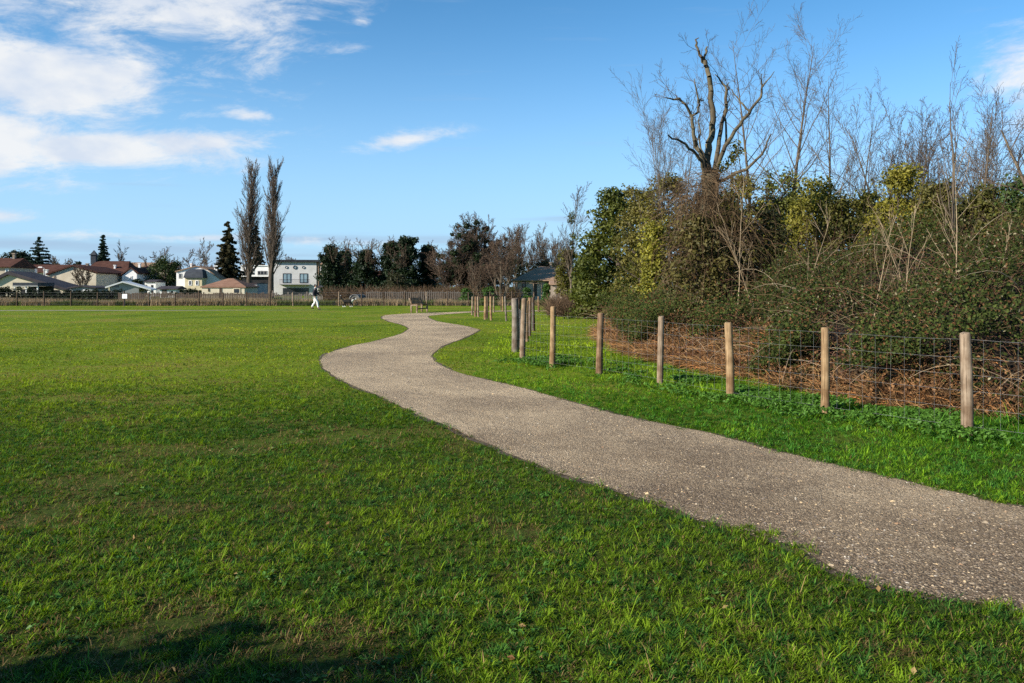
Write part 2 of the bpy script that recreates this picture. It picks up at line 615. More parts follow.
# ------------------------------------------------------------------ ground
def mat_ground():
    m, t = new_mat('field soil and turf')
    L = t.links.new
    geo = nd(t, 'ShaderNodeNewGeometry')
    n1 = nd(t, 'ShaderNodeTexNoise'); n1.inputs['Scale'].default_value = 0.35; n1.inputs['Detail'].default_value = 8
    n2 = nd(t, 'ShaderNodeTexNoise'); n2.inputs['Scale'].default_value = 14; n2.inputs['Detail'].default_value = 6; n2.inputs['Roughness'].default_value = .7
    L(geo.outputs['Position'], n1.inputs['Vector']); L(geo.outputs['Position'], n2.inputs['Vector'])
    r1 = nd(t, 'ShaderNodeValToRGB')
    e = r1.color_ramp.elements
    e[0].position = .38; e[0].color = (.024, .018, .010, 1)
    e[1].position = .62; e[1].color = (.034, .052, .010, 1)
    L(n2.outputs[0], r1.inputs[0])
    r2 = nd(t, 'ShaderNodeValToRGB')
    e = r2.color_ramp.elements
    e[0].position = .4; e[0].color = (.05, .08, .012, 1)
    e[1].position = .62; e[1].color = (.09, .12, .018, 1)
    L(n1.outputs[0], r2.inputs[0])
    mx = nd(t, 'ShaderNodeMix', data_type='RGBA'); mx.inputs[0].default_value = .45
    L(r1.outputs[0], mx.inputs[6]); L(r2.outputs[0], mx.inputs[7])
    # farther out: closed, yellower turf, with the brightness of sunlit blades painted in
    sp = nd(t, 'ShaderNodeSeparateXYZ'); L(geo.outputs['Position'], sp.inputs[0])
    mr = nd(t, 'ShaderNodeMapRange', interpolation_type='SMOOTHSTEP'); mr.inputs[1].default_value = 4.5; mr.inputs[2].default_value = 16
    L(sp.outputs[1], mr.inputs[0])
    n3 = nd(t, 'ShaderNodeTexNoise'); n3.inputs['Scale'].default_value = .22; n3.inputs['Detail'].default_value = 10; n3.inputs['Roughness'].default_value = .68
    L(geo.outputs['Position'], n3.inputs['Vector'])
    r3 = nd(t, 'ShaderNodeValToRGB')
    e = r3.color_ramp.elements
    e[0].position = .34; e[0].color = (.070, .110, .008, 1)
    e[1].position = .70; e[1].color = (.205, .165, .036, 1)
    k = e.new(.50); k.color = (.130, .190, .010, 1)
    n4 = nd(t, 'ShaderNodeTexNoise'); n4.inputs['Scale'].default_value = 4.5; n4.inputs['Detail'].default_value = 8; n4.inputs['Roughness'].default_value = .75
    L(geo.outputs['Position'], n4.inputs['Vector'])
    L(mth(t, 'ADD', n3.outputs[0], mth(t, 'MULTIPLY', mth(t, 'SUBTRACT', n4.outputs[0], .5), .75)), r3.inputs[0])
    mf = nd(t, 'ShaderNodeMix', data_type='RGBA')
    L(mr.outputs[0], mf.inputs[0]); L(mx.outputs[2], mf.inputs[6]); L(r3.outputs[0], mf.inputs[7])
    p = nd(t, 'ShaderNodeBsdfPrincipled'); p.inputs['Roughness'].default_value = .95; p.inputs['Specular IOR Level'].default_value = .05
    L(mf.outputs[2], p.inputs['Base Color'])
    b = nd(t, 'ShaderNodeBump'); b.inputs['Strength'].default_value = .7; b.inputs['Distance'].default_value = .03
    L(n2.outputs[0], b.inputs['Height']); L(b.outputs[0], p.inputs['Normal'])
    o = nd(t, 'ShaderNodeOutputMaterial'); L(p.outputs[0], o.inputs[0])
    return m


gm = MB()
G = 1500
gm.add([(-G, -G, 0), (G, -G, 0), (G, G, 0), (-G, G, 0)], [(0, 1, 2, 3)])
tag(gm.build('ground', mat_ground()), kind='structure')

# path edges as seen in the photograph, projected on to the ground
LEFT_PX = [(1024, 615), (1003, 608), (935, 599), (875, 587), (834, 570), (813, 556), (769, 538), (724, 527), (690, 517), (673, 508), (634, 498), (607, 488), (576, 478),
           (525, 461), (516, 457.6), (473, 438.6), (442, 424.6), (409, 410.6), (384, 399), (363.5, 390), (338, 379), (325, 369), (320, 360.6), (328, 353.5),
           (351, 346), (376, 341), (401, 334), (409, 328.6), (403, 325), (389, 321.5), (381.5, 317.8), (386, 315.2), (410, 313.4)]
TOP_PX = [(440, 312.6), (470, 311.4), (500, 310.7), (560, 310.3), (575, 310.2), (575, 311.0), (500, 311.6), (470, 312.6), (445, 314.4)]
RIGHT_PX = [(430, 315.6), (427.5, 317), (437, 321.4), (462.5, 325.5), (479, 330), (462.5, 338.5), (442, 346.5), (431.5, 356), (437, 363.6), (457, 372.5),
            (493, 381.4), (528.5, 390), (563.5, 400), (614, 414), (665, 424.4), (711, 433.5), (760, 447), (798.6, 456.6), (851, 470), (901, 481.5), (962.5, 494.7), (1024, 508)]
left = [gp(*p) for p in LEFT_PX]
right = [gp(*p) for p in RIGHT_PX]
top = [gp(*p) for p in TOP_PX]
# carry on out of frame, past the photographer's right
left = [np.array(p) for p in ((9.5, .75), (6.3, 2.1), (4.1, 3.25))] + left
right = right + [np.array(p) for p in ((6.2, 4.55), (9.8, 3.0))]


def catmull(P, closed=True, step=0.25):
    P = [np.array(p, float) for p in P]
    n = len(P)
    out = []
    for i in range(n if closed else n - 1):
        p0, p1, p2, p3 = P[(i - 1) % n], P[i], P[(i + 1) % n], P[(i + 2) % n]
        if not closed:
            if i == 0: p0 = p1
            if i == n - 2: p3 = p2
        k = int(max(2, min(24, np.linalg.norm(p2 - p1) / step)))
        for j in range(k):
            t = j / k
            q = 0.5 * ((2 * p1) + (-p0 + p2) * t + (2 * p0 - 5 * p1 + 4 * p2 - p3) * t * t + (-p0 + 3 * p1 - 3 * p2 + p3) * t ** 3)
            lin = p1 * (1 - t) + p2 * t
            out.append(0.5 * q + 0.5 * lin)
    return np.array(out)


PATH = np.concatenate([catmull(left, False), catmull([left[-1]] + top + [right[0]], False, .4)[1:], catmull(right, False), [right[-1]]])
wob = (vnoise(PATH[:, 0], PATH[:, 1], .22, 5) - .5) * .06 + (vnoise(PATH[:, 0], PATH[:, 1], .9, 8) - .5) * .05
PATH[:, 0] += wob * .6
PATH[:, 1] += wob * .8


def in_poly(x, y, P):
    r = np.zeros(len(x), bool)
    n = len(P)
    for i in range(n):
        x0, y0 = P[i]
        x1, y1 = P[(i + 1) % n]
        if y0 == y1:
            continue
        c = (y0 > y) != (y1 > y)
        if not c.any():
            continue
        xi = x0 + (y - y0) * (x1 - x0) / (y1 - y0)
        r ^= c & (x < xi)
    return r


def dist_line(x, y, P):
    """distance to an open polyline, signed: positive on its right-hand side when walking along it"""
    best = np.full(len(x), 1e9)
    sg = np.ones(len(x))
    for i in range(len(P) - 1):
        a, b = P[i], P[i + 1]
        d = b - a
        l2 = d @ d
        t = np.clip(((x - a[0]) * d[0] + (y - a[1]) * d[1]) / l2, 0, 1)
        qx, qy = a[0] + t * d[0] - x, a[1] + t * d[1] - y
        dd = np.hypot(qx, qy)
        cr = d[0] * (y - a[1]) - d[1] * (x - a[0])
        u = dd < best - 1e-9
        best = np.where(u, dd, best)
        sg = np.where(u, np.where(cr < 0, 1, -1), sg)
    return best * sg


def mat_path():
    m, t = new_mat('gravel path')
    L = t.links.new
    geo = nd(t, 'ShaderNodeNewGeometry')

    def noise(s, d=6, r=.65):
        n = nd(t, 'ShaderNodeTexNoise'); n.inputs['Scale'].default_value = s; n.inputs['Detail'].default_value = d; n.inputs['Roughness'].default_value = r
        L(geo.outputs['Position'], n.inputs['Vector'])
        return n.outputs[0]

    def ramp(v, *st):
        r = nd(t, 'ShaderNodeValToRGB')
        e = r.color_ramp.elements
        e[0].position, e[0].color = st[0][0], (*st[0][1], 1)
        e[1].position, e[1].color = st[-1][0], (*st[-1][1], 1)
        for s_ in st[1:-1]:
            x = e.new(s_[0]); x.color = (*s_[1], 1)
        L(v, r.inputs[0])
        return r.outputs[0]
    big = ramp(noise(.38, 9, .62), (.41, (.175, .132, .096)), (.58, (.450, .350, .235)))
    fine = noise(55, 4, .7)
    vo = nd(t, 'ShaderNodeTexVoronoi'); vo.inputs['Scale'].default_value = 75
    L(geo.outputs['Position'], vo.inputs['Vector'])
    sepc = nd(t, 'ShaderNodeSeparateColor'); L(vo.outputs['Color'], sepc.inputs[0])
    stone = ramp(sepc.outputs[0], (.0, (.13, .095, .065)), (.45, (.29, .225, .15)), (.8, (.47, .36, .23)), (1.0, (.66, .55, .40)))
    mx = nd(t, 'ShaderNodeMix', data_type='RGBA'); mx.inputs[0].default_value = .58
    L(big, mx.inputs[6]); L(stone, mx.inputs[7])
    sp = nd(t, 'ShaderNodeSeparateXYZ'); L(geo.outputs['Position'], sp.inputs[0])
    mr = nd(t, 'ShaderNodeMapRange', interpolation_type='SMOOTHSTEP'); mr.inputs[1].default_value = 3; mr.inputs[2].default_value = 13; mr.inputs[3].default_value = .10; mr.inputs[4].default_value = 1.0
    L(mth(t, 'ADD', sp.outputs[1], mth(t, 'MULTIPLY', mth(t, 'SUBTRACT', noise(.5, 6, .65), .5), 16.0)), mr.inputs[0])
    near_far = nd(t, 'ShaderNodeMix', data_type='RGBA'); near_far.inputs[6].default_value = (.62, .57, .53, 1); near_far.inputs[7].default_value = (1.34, 1.32, 1.26, 1)  # tone multiplier, darker near and paler far
    L(mr.outputs[0], near_far.inputs[0])
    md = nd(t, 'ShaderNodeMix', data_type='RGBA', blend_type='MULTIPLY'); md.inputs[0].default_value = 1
    L(mx.outputs[2], md.inputs[6]); L(near_far.outputs[2], md.inputs[7])
    dk = ramp(fine, (.33, (.45, .43, .42)), (.58, (1, 1, 1)))
    mu = nd(t, 'ShaderNodeMix', data_type='RGBA', blend_type='MULTIPLY'); mu.inputs[0].default_value = .8
    L(md.outputs[2], mu.inputs[6]); L(dk, mu.inputs[7])
    p = nd(t, 'ShaderNodeBsdfPrincipled'); p.inputs['Roughness'].default_value = .9; p.inputs['Specular IOR Level'].default_value = .12
    L(mu.outputs[2], p.inputs['Base Color'])
    b = nd(t, 'ShaderNodeBump'); b.inputs['Strength'].default_value = .9; b.inputs['Distance'].default_value = .012
    L(mth(t, 'ADD', mth(t, 'MULTIPLY', vo.outputs['Distance'], -.8), fine), b.inputs['Height'])
    b2 = nd(t, 'ShaderNodeBump'); b2.inputs['Strength'].default_value = .6; b2.inputs['Distance'].default_value = .05
    L(noise(3.0, 5, .6), b2.inputs['Height']); L(b.outputs[0], b2.inputs['Normal']); L(b2.outputs[0], p.inputs['Normal'])
    o = nd(t, 'ShaderNodeOutputMaterial'); L(p.outputs[0], o.inputs[0])
    return m


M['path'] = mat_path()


def flat_poly(name, P, z, mat):
    tri = tessellate_polygon([[Vector((p[0], p[1], 0)) for p in P]])
    V = np.array([(p[0], p[1], z) for p in P])
    T = np.array(tri)
    a, b, c = V[T[:, 0]], V[T[:, 1]], V[T[:, 2]]
    flip = np.cross(b - a, c - a)[:, 2] < 0
    T[flip] = T[flip][:, ::-1]
    return tag(mesh_np(name, V, [T], mat), kind='structure')


tn = np.roll(PATH, -1, axis=0) - np.roll(PATH, 1, axis=0)
tn = tn / np.maximum(np.linalg.norm(tn, axis=1, keepdims=True), 1e-6)
area = np.sum(PATH[:, 0] * np.roll(PATH[:, 1], -1) - np.roll(PATH[:, 0], -1) * PATH[:, 1])
RIM = PATH + np.stack([tn[:, 1], -tn[:, 0]], 1) * (1 if area > 0 else -1) * (.0 + .10 * vnoise(PATH[:, 0], PATH[:, 1], .5, 6))[:, None]
flat_poly('path_verge', RIM, .003, mat_noise('trodden soil', (.05, .034, .022), (.13, .095, .062), 9, bump=.6))
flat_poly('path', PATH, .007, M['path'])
# a thinner path crossing the far side of the field
fp = [gp(x, y) for x, y in ((-60, 310.3), (60, 310.2), (200, 310.2), (330, 309.9), (330, 310.0), (200, 310.7), (120, 310.9), (60, 310.9), (-60, 311.1))]
FARPATH = np.array(fp)
flat_poly('footpath', FARPATH, .005, mat_noise('pale trodden gravel', (.19, .18, .10), (.27, .25, .16), 3))

# front line of the bramble thicket (walked from near right to far)
BR = np.array([(14.0, 8.4), (10.5, 8.9), (8.0, 9.4), (6.4, 10.0), (5.3, 10.7), (4.65, 12.3), (4.15, 14.4), (3.65, 16.5), (3.1, 18.6), (2.95, 22.5), (3.1, 27.0), (3.6, 33.0), (4.5, 40.0), (9, 46)])

# near wire fence line
FENCE = np.array([(9.6, 4.7), (7.6, 5.95), (6.25, 7.4), (5.03, 8.82), (4.03, 10.27), (3.18, 11.63), (2.48, 13.28), (1.65, 14.93), (.80, 16.1), (.24, 17.5)])
FENCE_BACK = np.array([(.24, 17.5), (.18, 21.0), (.44, 23.5), (.59, 26.3), (.78, 29.2)])


# ------------------------------------------------------------------ grass
def blades(x, y, h, w, colr, rng, lean=.55, seg2=True, z0=0.0, flat=0.0):
    n = len(x)
    th = rng.random(n) * 2 * math.pi
    dx, dy = np.cos(th), np.sin(th)                    # width direction
    ph = th + math.pi / 2 + rng.normal(size=n) * .5
    ln = np.minimum(flat + np.abs(rng.normal(size=n)) * lean, 3.5)
    lx, ly = np.cos(ph) * ln, np.sin(ph) * ln
    base = np.stack([x, y, np.full(n, z0)], 1)
    wv = np.stack([dx, dy, np.zeros(n)], 1) * (w / 2)[:, None]
    tip = base + np.stack([lx, ly, np.ones(n)], 1) / np.sqrt(1 + ln ** 2)[:, None] * h[:, None]
    if not seg2:
        V = np.stack([base - wv, base + wv, tip], 1).reshape(-1, 3)
        b = (np.arange(n) * 3)[:, None]
        return V, [b + np.array([[0, 1, 2]])], np.repeat(colr, 3, axis=0)
    mid = base + (tip - base) * .55 + np.array([0, 0, 1]) * (h * .12 * np.minimum(ln, 1.2))[:, None]
    tip = tip - np.array([0, 0, 1]) * (h * .10 * ln)[:, None]
    tip[:, 2] = np.maximum(tip[:, 2], .004)
    V = np.stack([base - wv, base + wv, mid + wv * .8, mid - wv * .8, tip], 1).reshape(-1, 3)
    b = (np.arange(n) * 5)[:, None]
    return V, [b + np.array([[0, 1, 2, 3]]), b + np.array([[3, 2, 4]])], np.repeat(colr, 5, axis=0)


def mix(a, b, t):
    t = np.asarray(t)[:, None]
    return np.asarray(a)[None] * (1 - t) + np.asarray(b)[None] * t


def sample_field(n, d0, d1, power, rng, margin=1.6):
    """points with density falling as D**-power"""
    D = np.linspace(d0, d1, 4000)
    wgt = (1.286 * D + 2 * margin) * D ** -power
    cdf = np.cumsum(wgt); cdf /= cdf[-1]
    d = np.interp(rng.random(n), cdf, D)
    x = (rng.random(n) * 2 - 1) * (.643 * d + margin)
    return x, d


def lawn():
    rng = np.random.default_rng(5)
    parts = []
    for (n, d0, d1, pw, seg2) in ((800000, 2.6, 15, 1.3, True), (330000, 8.5, 36, 2.3, False), (80000, 20, 64.5, 1.5, False)):
        x, y = sample_field(n, d0, d1, pw, rng)
        # gather some of the blades in tufts
        tuft = rng.random(n) < .58
        cell = np.where(rng.random(n) < .5, .075, .13) + .05 * (y > 9) + .10 * (y > 24)
        ix, iy = np.floor(x / cell), np.floor(y / cell)
        cx = (ix + _hash(ix, iy, 3)) * cell
        cy = (iy + _hash(ix, iy, 4)) * cell
        k = np.where(tuft, .62, 0)
        x = x * (1 - k) + cx * k
        y = y * (1 - k) + cy * k
        jx = x + (vnoise(x, y, .16, 21) - .5) * .26 + rng.normal(size=n) * .035
        jy = y + (vnoise(x, y, .16, 22) - .5) * .26 + rng.normal(size=n) * .035
        keep = ~in_poly(jx, jy, PATH) & (~in_poly(jx, jy, RIM) | (rng.random(n) < .6))
        keep &= ~in_poly(x, y, FARPATH) | (rng.random(n) < .8)
        bd = dist_line(x, y, BR)
        keep &= bd < .35
        if seg2:
            keep &= rng.random(n) < np.clip((15 - y) / 6.5, 0, 1)
        elif d0 < 10:
            keep &= rng.random(n) < np.clip((y - 8.0) / 6.5, 0, 1)
        # thin, worn patches
        bare = .6 * fbm(x, y, .9, 31, 3) + .4 * fbm(x, y, .28, 33, 2)
        keep &= rng.random(n) < np.clip((bare - .25) / .20, .15, 1)
        x, y, bd, bare, tuft = x[keep], y[keep], bd[keep], bare[keep], tuft[keep]
        ft = dist_line(x, y, FENCE)
        verge = (ft > -.45) & (ft < 6) & (x > -.4) & (bd > -8) & (y < 40)
        n = len(x)
        big = fbm(x, y, 5.0, 41, 3)
        med = fbm(x, y, .7, 43, 3)
        side = (x > -1.2 + .02 * y) & (in_right(x, y))
        t = np.clip((big - .3) / .4, 0, 1) * .5 + np.clip((med - .3) / .4, 0, 1) * .5
        c = mix((.024, .074, .005), (.190, .262, .016), np.clip(t * 1.1 - .15 * np.clip((16 - y) / 7, 0, 1) + rng.normal(size=n) * (.30 if seg2 else .20), 0, 1))
        nearf = np.clip((20 - y) / 11, 0, 1)
        cool = _hash(ix[keep], iy[keep], 12) < .30 * nearf
        c = np.where(cool[:, None], mix((.016, .058, .010), (.098, .20, .028), rng.random(n)), c)
        c = c * (1 - nearf[:, None] * np.array([.10, 0, 0]))
        # far turf yellower, its sunlit brightness painted into the blades; lusher verge
        c = np.where(side[:, None], c * np.array([1.38, 1.52, 1.4]), c)
        fy = np.clip((y - 9) / 26, 0, 1)[:, None]
        c = np.where(side[:, None], c * (1 + fy * np.array([.9, .55, .2])), c * (1 + fy * np.array([1.15, .75, .3])))
        dead = rng.random(n) < np.where(side, .04, .09 + .55 * np.clip((.47 - bare) / .09, 0, 1) + .10 * np.clip((big - .56) / .1, 0, 1))
        c = np.where(dead[:, None], mix((.12, .075, .028), (.26, .19, .075), rng.random(n)), c)
        tv = _hash(ix[keep], iy[keep], 9)[:, None]
        c = c * (.42 + .44 * rng.random((n, 1)) + .74 * tv)
        hh = (.014 + .034 * med + .020 * rng.random(n) + .03 * rng.random(n) ** 6) * np.where(tuft, 1.15, .8)
        hh = np.where(tuft, hh * (.65 + .7 * tv[:, 0]), hh)
        hh = hh * (1 - .45 * np.clip((y - 18) / 14, 0, 1))
        hh = np.where(side, hh * 1.05, hh)
        hh = np.where(verge, hh * (1.2 + 1.3 * fbm(x, y, .5, 47, 2)), hh)
        hh = np.where(dead, hh * .75, hh)
        w = np.maximum(.0032 + .0022 * rng.random(n), .00065 * y)
        w = np.where(rng.random(n) < .06, w * 1.7, w)
        lng = rng.random(n) < .012
        hh = np.where(lng, hh * 2.2, hh)
        lean = np.where(tuft, 1.35, 2.4)
        parts.append(blades(x, y, hh, w, c, rng, lean, seg2, flat=.55))
    V, Fs, C = merge(parts)
    # sward normals: turf seen from afar is shaded as a mass rather than blade by blade
    Nn = np.repeat(rng.normal(size=(len(V) // 3 + 1, 3)), 3, axis=0)[:len(V)] * .8
    Nn[:, 2] = 1.0
    Nn[:, 1] -= .25
    Nn = norm(Nn)
    n1 = len(parts[0][0])
    Nn[:n1] = 0
    yb = np.repeat(V[n1:][::3, 1], 3)
    lo = np.repeat(rng.random(len(yb) // 3), 3)
    Nn[n1:][yb < 11 + 16 * lo] = 0
    o = mesh_np('grass', V, Fs, M['grass'], cols=C, smooth=True, normals=Nn)
    tag(o, 'short green winter grass covering the field on both sides of the path', 'grass', kind='stuff')


RIGHT_SIDE = np.concatenate([np.array(right)[:, :2], [(60, 3), (60, 62), (.5, 62)], ])


def in_right(x, y):
    return in_poly(x, y, RIGHT_SIDE)


def weeds():
    """broad leaved weeds along the foot of the fence"""
    rng = np.random.default_rng(15)
    n = 5200
    s = rng.random(n) * 12.5
    i = np.cumsum(np.r_[0, np.linalg.norm(np.diff(FENCE[2:], axis=0), axis=1)])
    fx = np.interp(s, i, FENCE[2:, 0]); fy = np.interp(s, i, FENCE[2:, 1])
    off = rng.normal(size=n) * .42 + .35
    x, y = fx + off * .78, fy + off * .62
    k = (fbm(x, y, .6, 61, 2) > .46) & (dist_line(x, y, BR) < .25) & ~in_poly(x, y, PATH)
    x, y = x[k], y[k]
    cen = np.stack([x, y, .04 + .07 * fbm(x, y, .35, 62, 2)], 1)
    a = leaf_clumps(cen, .055, 9, .021, (.040, .115, .012), (.105, .215, .030), rng=rng, squash=.6, up=1.1, shell=.5)
    # scattered clover and daisy rosettes in the lawn
    x, y = sample_field(2600, 2.8, 22, 1.4, rng)
    k = ~in_poly(x, y, PATH) & (dist_line(x, y, BR) < 0) & (fbm(x, y, .8, 65, 2) > .52)
    cen = np.stack([x[k], y[k], np.full(k.sum(), .022)], 1)
    b = leaf_clumps(cen, .045, 8, .013, (.035, .105, .010), (.08, .17, .025), rng=rng, squash=.3, up=1.6, shell=.5)
    V, Fs, C = merge([a, b])
    tag(mesh_np('ground_cover', V, Fs, M['leaf'], cols=C), 'low broad leaved weeds growing through the grass along the wire fence', 'weeds', kind='stuff')


def gravel():
    rng = np.random.default_rng(25)
    n = 110000
    x, y = sample_field(n, 3.2, 26, 1.5, rng, 1.2)
    edge = (rng.random(n) < .25)
    ed = np.abs(dist_line(x, y, np.vstack([PATH, PATH[:1]])))
    ins = in_poly(x, y, PATH)
    k = ins & (((fbm(x, y, .9, 71, 3) > .48) & (rng.random(n) < .8)) | edge | (rng.random(n) < .85 * np.exp(-(ed / .22) ** 2)))
    k |= ~ins & (rng.random(n) < .35 * np.exp(-(ed / .07) ** 2))
    x, y = x[k], y[k]
    n = len(x)
    base = np.array([(1, 0, 0), (0, 1, 0), (-1, 0, 0), (0, -1, 0), (0, 0, 1), (.72, .72, .35), (-.72, .72, .35), (-.72, -.72, .3), (.72, -.72, .35)], float)
    fc = np.array([(0, 5, 4), (5, 1, 4), (1, 6, 4), (6, 2, 4), (2, 7, 4), (7, 3, 4), (3, 8, 4), (8, 0, 4)])
    s = (.003 + .0065 * rng.random(n) ** 2.8) * np.where(rng.random(n) < .02, 2.0, 1) * (1 + .03 * np.maximum(y - 8, 0))
    th = rng.random(n) * 6.283
    v = base[None] * (1 + .35 * rng.normal(size=(n, 9, 1)) * .6) * s[:, None, None]
    v[:, :, 0] *= (1 + .5 * rng.random((n, 1)))
    v[:, :, 2] *= .7
    ca, sa = np.cos(th)[:, None], np.sin(th)[:, None]
    X = v[:, :, 0] * ca - v[:, :, 1] * sa + x[:, None]
    Y = v[:, :, 0] * sa + v[:, :, 1] * ca + y[:, None]
    Z = v[:, :, 2] + .0065
    V = np.stack([X, Y, Z], -1).reshape(-1, 3)
    Fc = (np.arange(n) * 9)[:, None, None] + fc[None]
    pal = np.array([(.20, .155, .115), (.29, .23, .16), (.40, .31, .20), (.48, .35, .20), (.17, .14, .12), (.48, .43, .35), (.34, .21, .12)])
    pi = rng.choice(7, n, p=[.28, .26, .17, .09, .12, .03, .05])
    c = pal[pi] * (.8 + .4 * rng.random((n, 1)))
    tag(mesh_np('gravel', V, [Fc.reshape(-1, 3)], M['stone'], cols=np.repeat(c, 9, axis=0)), 'loose tan and grey pebbles scattered over the path', 'gravel', kind='stuff')


def fallen_leaves():
    rng = np.random.default_rng(35)
    x, y = sample_field(170, 3, 20, 1.4, rng)
    k = ~in_poly(x, y, PATH)
    x, y = x[k], y[k]
    pos = np.stack([x, y, .022 + .02 * rng.random(len(x))], 1)
    nr = norm(np.array([[0, 0, 1]]) + rng.normal(size=(len(x), 3)) * .5)
    V, Q = leaf_quads(pos, nr, .014 + .012 * rng.random(len(x)), rng=rng)
    c = mix((.16, .075, .028), (.34, .24, .10), rng.random(len(x)))
    tag(mesh_np('fallen_leaves', V, [Q], M['matt_leaf'], cols=np.repeat(c, 4, axis=0)), 'small brown dead leaves lying in the grass', 'leaf litter', kind='stuff')


def rough_grass():
    """tall straw coloured grass between the far wire fence and the gardens"""
    rng = np.random.default_rng(45)
    n = 60000
    y = 66.6 + 7.0 * rng.random(n) ** 1.5
    x = -52 + 68 * rng.random(n)
    lo = fbm(x, y * .4, 4, 81, 3)
    hh = (.25 + .55 * lo) * (.6 + .6 * rng.random(n))
    c = mix((.16, .115, .066), (.34, .25, .145), rng.random(n))
    g = (lo < .40) | (rng.random(n) < .12)
    c = np.where(g[:, None], mix((.05, .07, .02), (.09, .10, .03), rng.random(n)), c)
    V, Fs, C = blades(x, y, hh, np.full(n, .05), c, rng, .35, False)
    tag(mesh_np('rough_grass', V, Fs, M['matt_leaf'], cols=C), 'rough straw coloured grass beyond the far wire fence', 'rough grass', kind='stuff')


lawn(); weeds(); gravel(); fallen_leaves(); rough_grass()

# ------------------------------------------------------------------ trees
class TreeGen:
    def __init__(self, seed):
        self.r = random.Random(seed)
        self.thick = []
        self.thin = []
        self.limb_pts = []

    def rv(self):
        r = self.r
        return Vector((r.gauss(0, 1), r.gauss(0, 1), r.gauss(0, 1)))

    def limb(self, pts, radii, thick=True):
        """explicit limb"""
        lst = self.thick if thick else self.thin
        for i in range(len(pts) - 1):
            lst.append((pts[i], pts[i + 1], radii[i], radii[i + 1]))
            self.limb_pts.append((Vector(pts[i]), radii[i]))

    def grow(self, p, d, length, rad, lvl, P):
        r = self.r
        n = P['n'][lvl]
        step = length / n
        p = Vector(p)
        d = Vector(d).normalized()
        maxl = len(P['n']) - 1
        kids = P['kids'][lvl] if lvl < maxl else 0
        start = P['start'][lvl] if lvl < maxl else 0
        rend = rad * P['taper'][lvl]
        marks = sorted(start + (1 - start) * (i + r.random()) / max(kids, 1) for i in range(kids))
        mi = 0
        for i in range(n):
            d = (d + self.rv() * P['wob'][lvl] + Vector((0, 0, P['up'][lvl]))).normalized()
            q = p + d * step
            t0, t1 = i / n, (i + 1) / n
            ra = rad + (rend - rad) * t0
            rb = rad + (rend - rad) * t1
            (self.thick if lvl <= P['tl'] else self.thin).append((tuple(p), tuple(q), max(ra, P['rmin']), max(rb, P['rmin'])))
            if lvl <= 1:
                self.limb_pts.append((p.copy(), ra))
            while mi < kids and marks[mi] <= t1:
                f = (marks[mi] - t0) / (t1 - t0)
                b = p.lerp(q, min(max(f, 0), 1))
                ang = R(P['ang'][lvl] + r.gauss(0, P['angv']))
                ax = d.orthogonal().normalized()
                ax.rotate(__import__('mathutils').Quaternion(d, r.random() * 6.283))
                nd_ = (d * math.cos(ang) + ax * math.sin(ang)).normalized()
                fall = 1 - P['fall'][lvl] * (marks[mi] - start) / max(1 - start, .01)
                ln = length * P['ratio'][lvl] * fall * r.uniform(.7, 1.2)
                self.grow(b, nd_, ln, max((ra * (1 - f) + rb * f) * P['rr'][lvl], P['rmin']), lvl + 1, P)
                mi += 1
            p = q


def params(style, rmin):
    base = dict(tl=1, rmin=rmin, angv=8)
    if style == 'poplar':
        base.update(n=[14, 7, 4, 2], kids=[110, 9, 4], start=[.13, .10, .1], wob=[.015, .05, .10, .16], up=[.03, .10, .10, .08],
                    taper=[.12, .25, .4, .5], ang=[26, 18, 20], ratio=[.30, .42, .55], fall=[.55, .4, .4], rr=[.30, .5, .6])
    elif style == 'spread':      # broad domed crown
        base.update(n=[6, 7, 5, 3, 2], kids=[9, 8, 6, 4], start=[.35, .25, .15, .1], wob=[.05, .12, .15, .2, .25], up=[.03, .05, .05, .03, .02],
                    taper=[.45, .3, .35, .4, .5], ang=[48, 42, 40, 42], ratio=[.72, .48, .5, .5], fall=[.35, .4, .4, .4], rr=[.55, .55, .6, .6])
    elif style == 'slender':     # thin woodland pole, airy top
        base.update(n=[12, 7, 4, 3], kids=[20, 7, 4], start=[.34, .2, .15], wob=[.04, .09, .14, .2], up=[.05, .09, .08, .05],
                    taper=[.05, .25, .35, .5], ang=[42, 36, 38], ratio=[.32, .42, .5], fall=[.55, .4, .4], rr=[.42, .5, .6])
    elif style == 'multi':       # one of several stems fanning from the base
        base.update(n=[10, 7, 5, 3], kids=[13, 7, 5], start=[.3, .15, .1], wob=[.05, .08, .12, .18], up=[.03, .06, .06, .04],
                    taper=[.06, .25, .35, .5], ang=[26, 30, 34], ratio=[.42, .45, .5], fall=[.45, .4, .4], rr=[.5, .5, .6])
    elif style == 'dome':        # boughs fanning from a short trunk to a rounded crown
        base.update(n=[7, 5, 4, 2], kids=[8, 6, 4], start=[.3, .2, .1], wob=[.07, .11, .16, .2], up=[.03, .05, .04, .02],
                    taper=[.12, .25, .4, .5], ang=[28, 32, 36], ratio=[.40, .45, .5], fall=[.45, .4, .4], rr=[.5, .55, .6], tl=0)
    elif style == 'sapling':
        base.update(n=[9, 4, 3], kids=[8, 3], start=[.45, .2], wob=[.03, .1, .2], up=[.03, .08, .06],
                    taper=[.1, .3, .5], ang=[32, 35], ratio=[.25, .45], fall=[.4, .4], rr=[.45, .6])
    return base


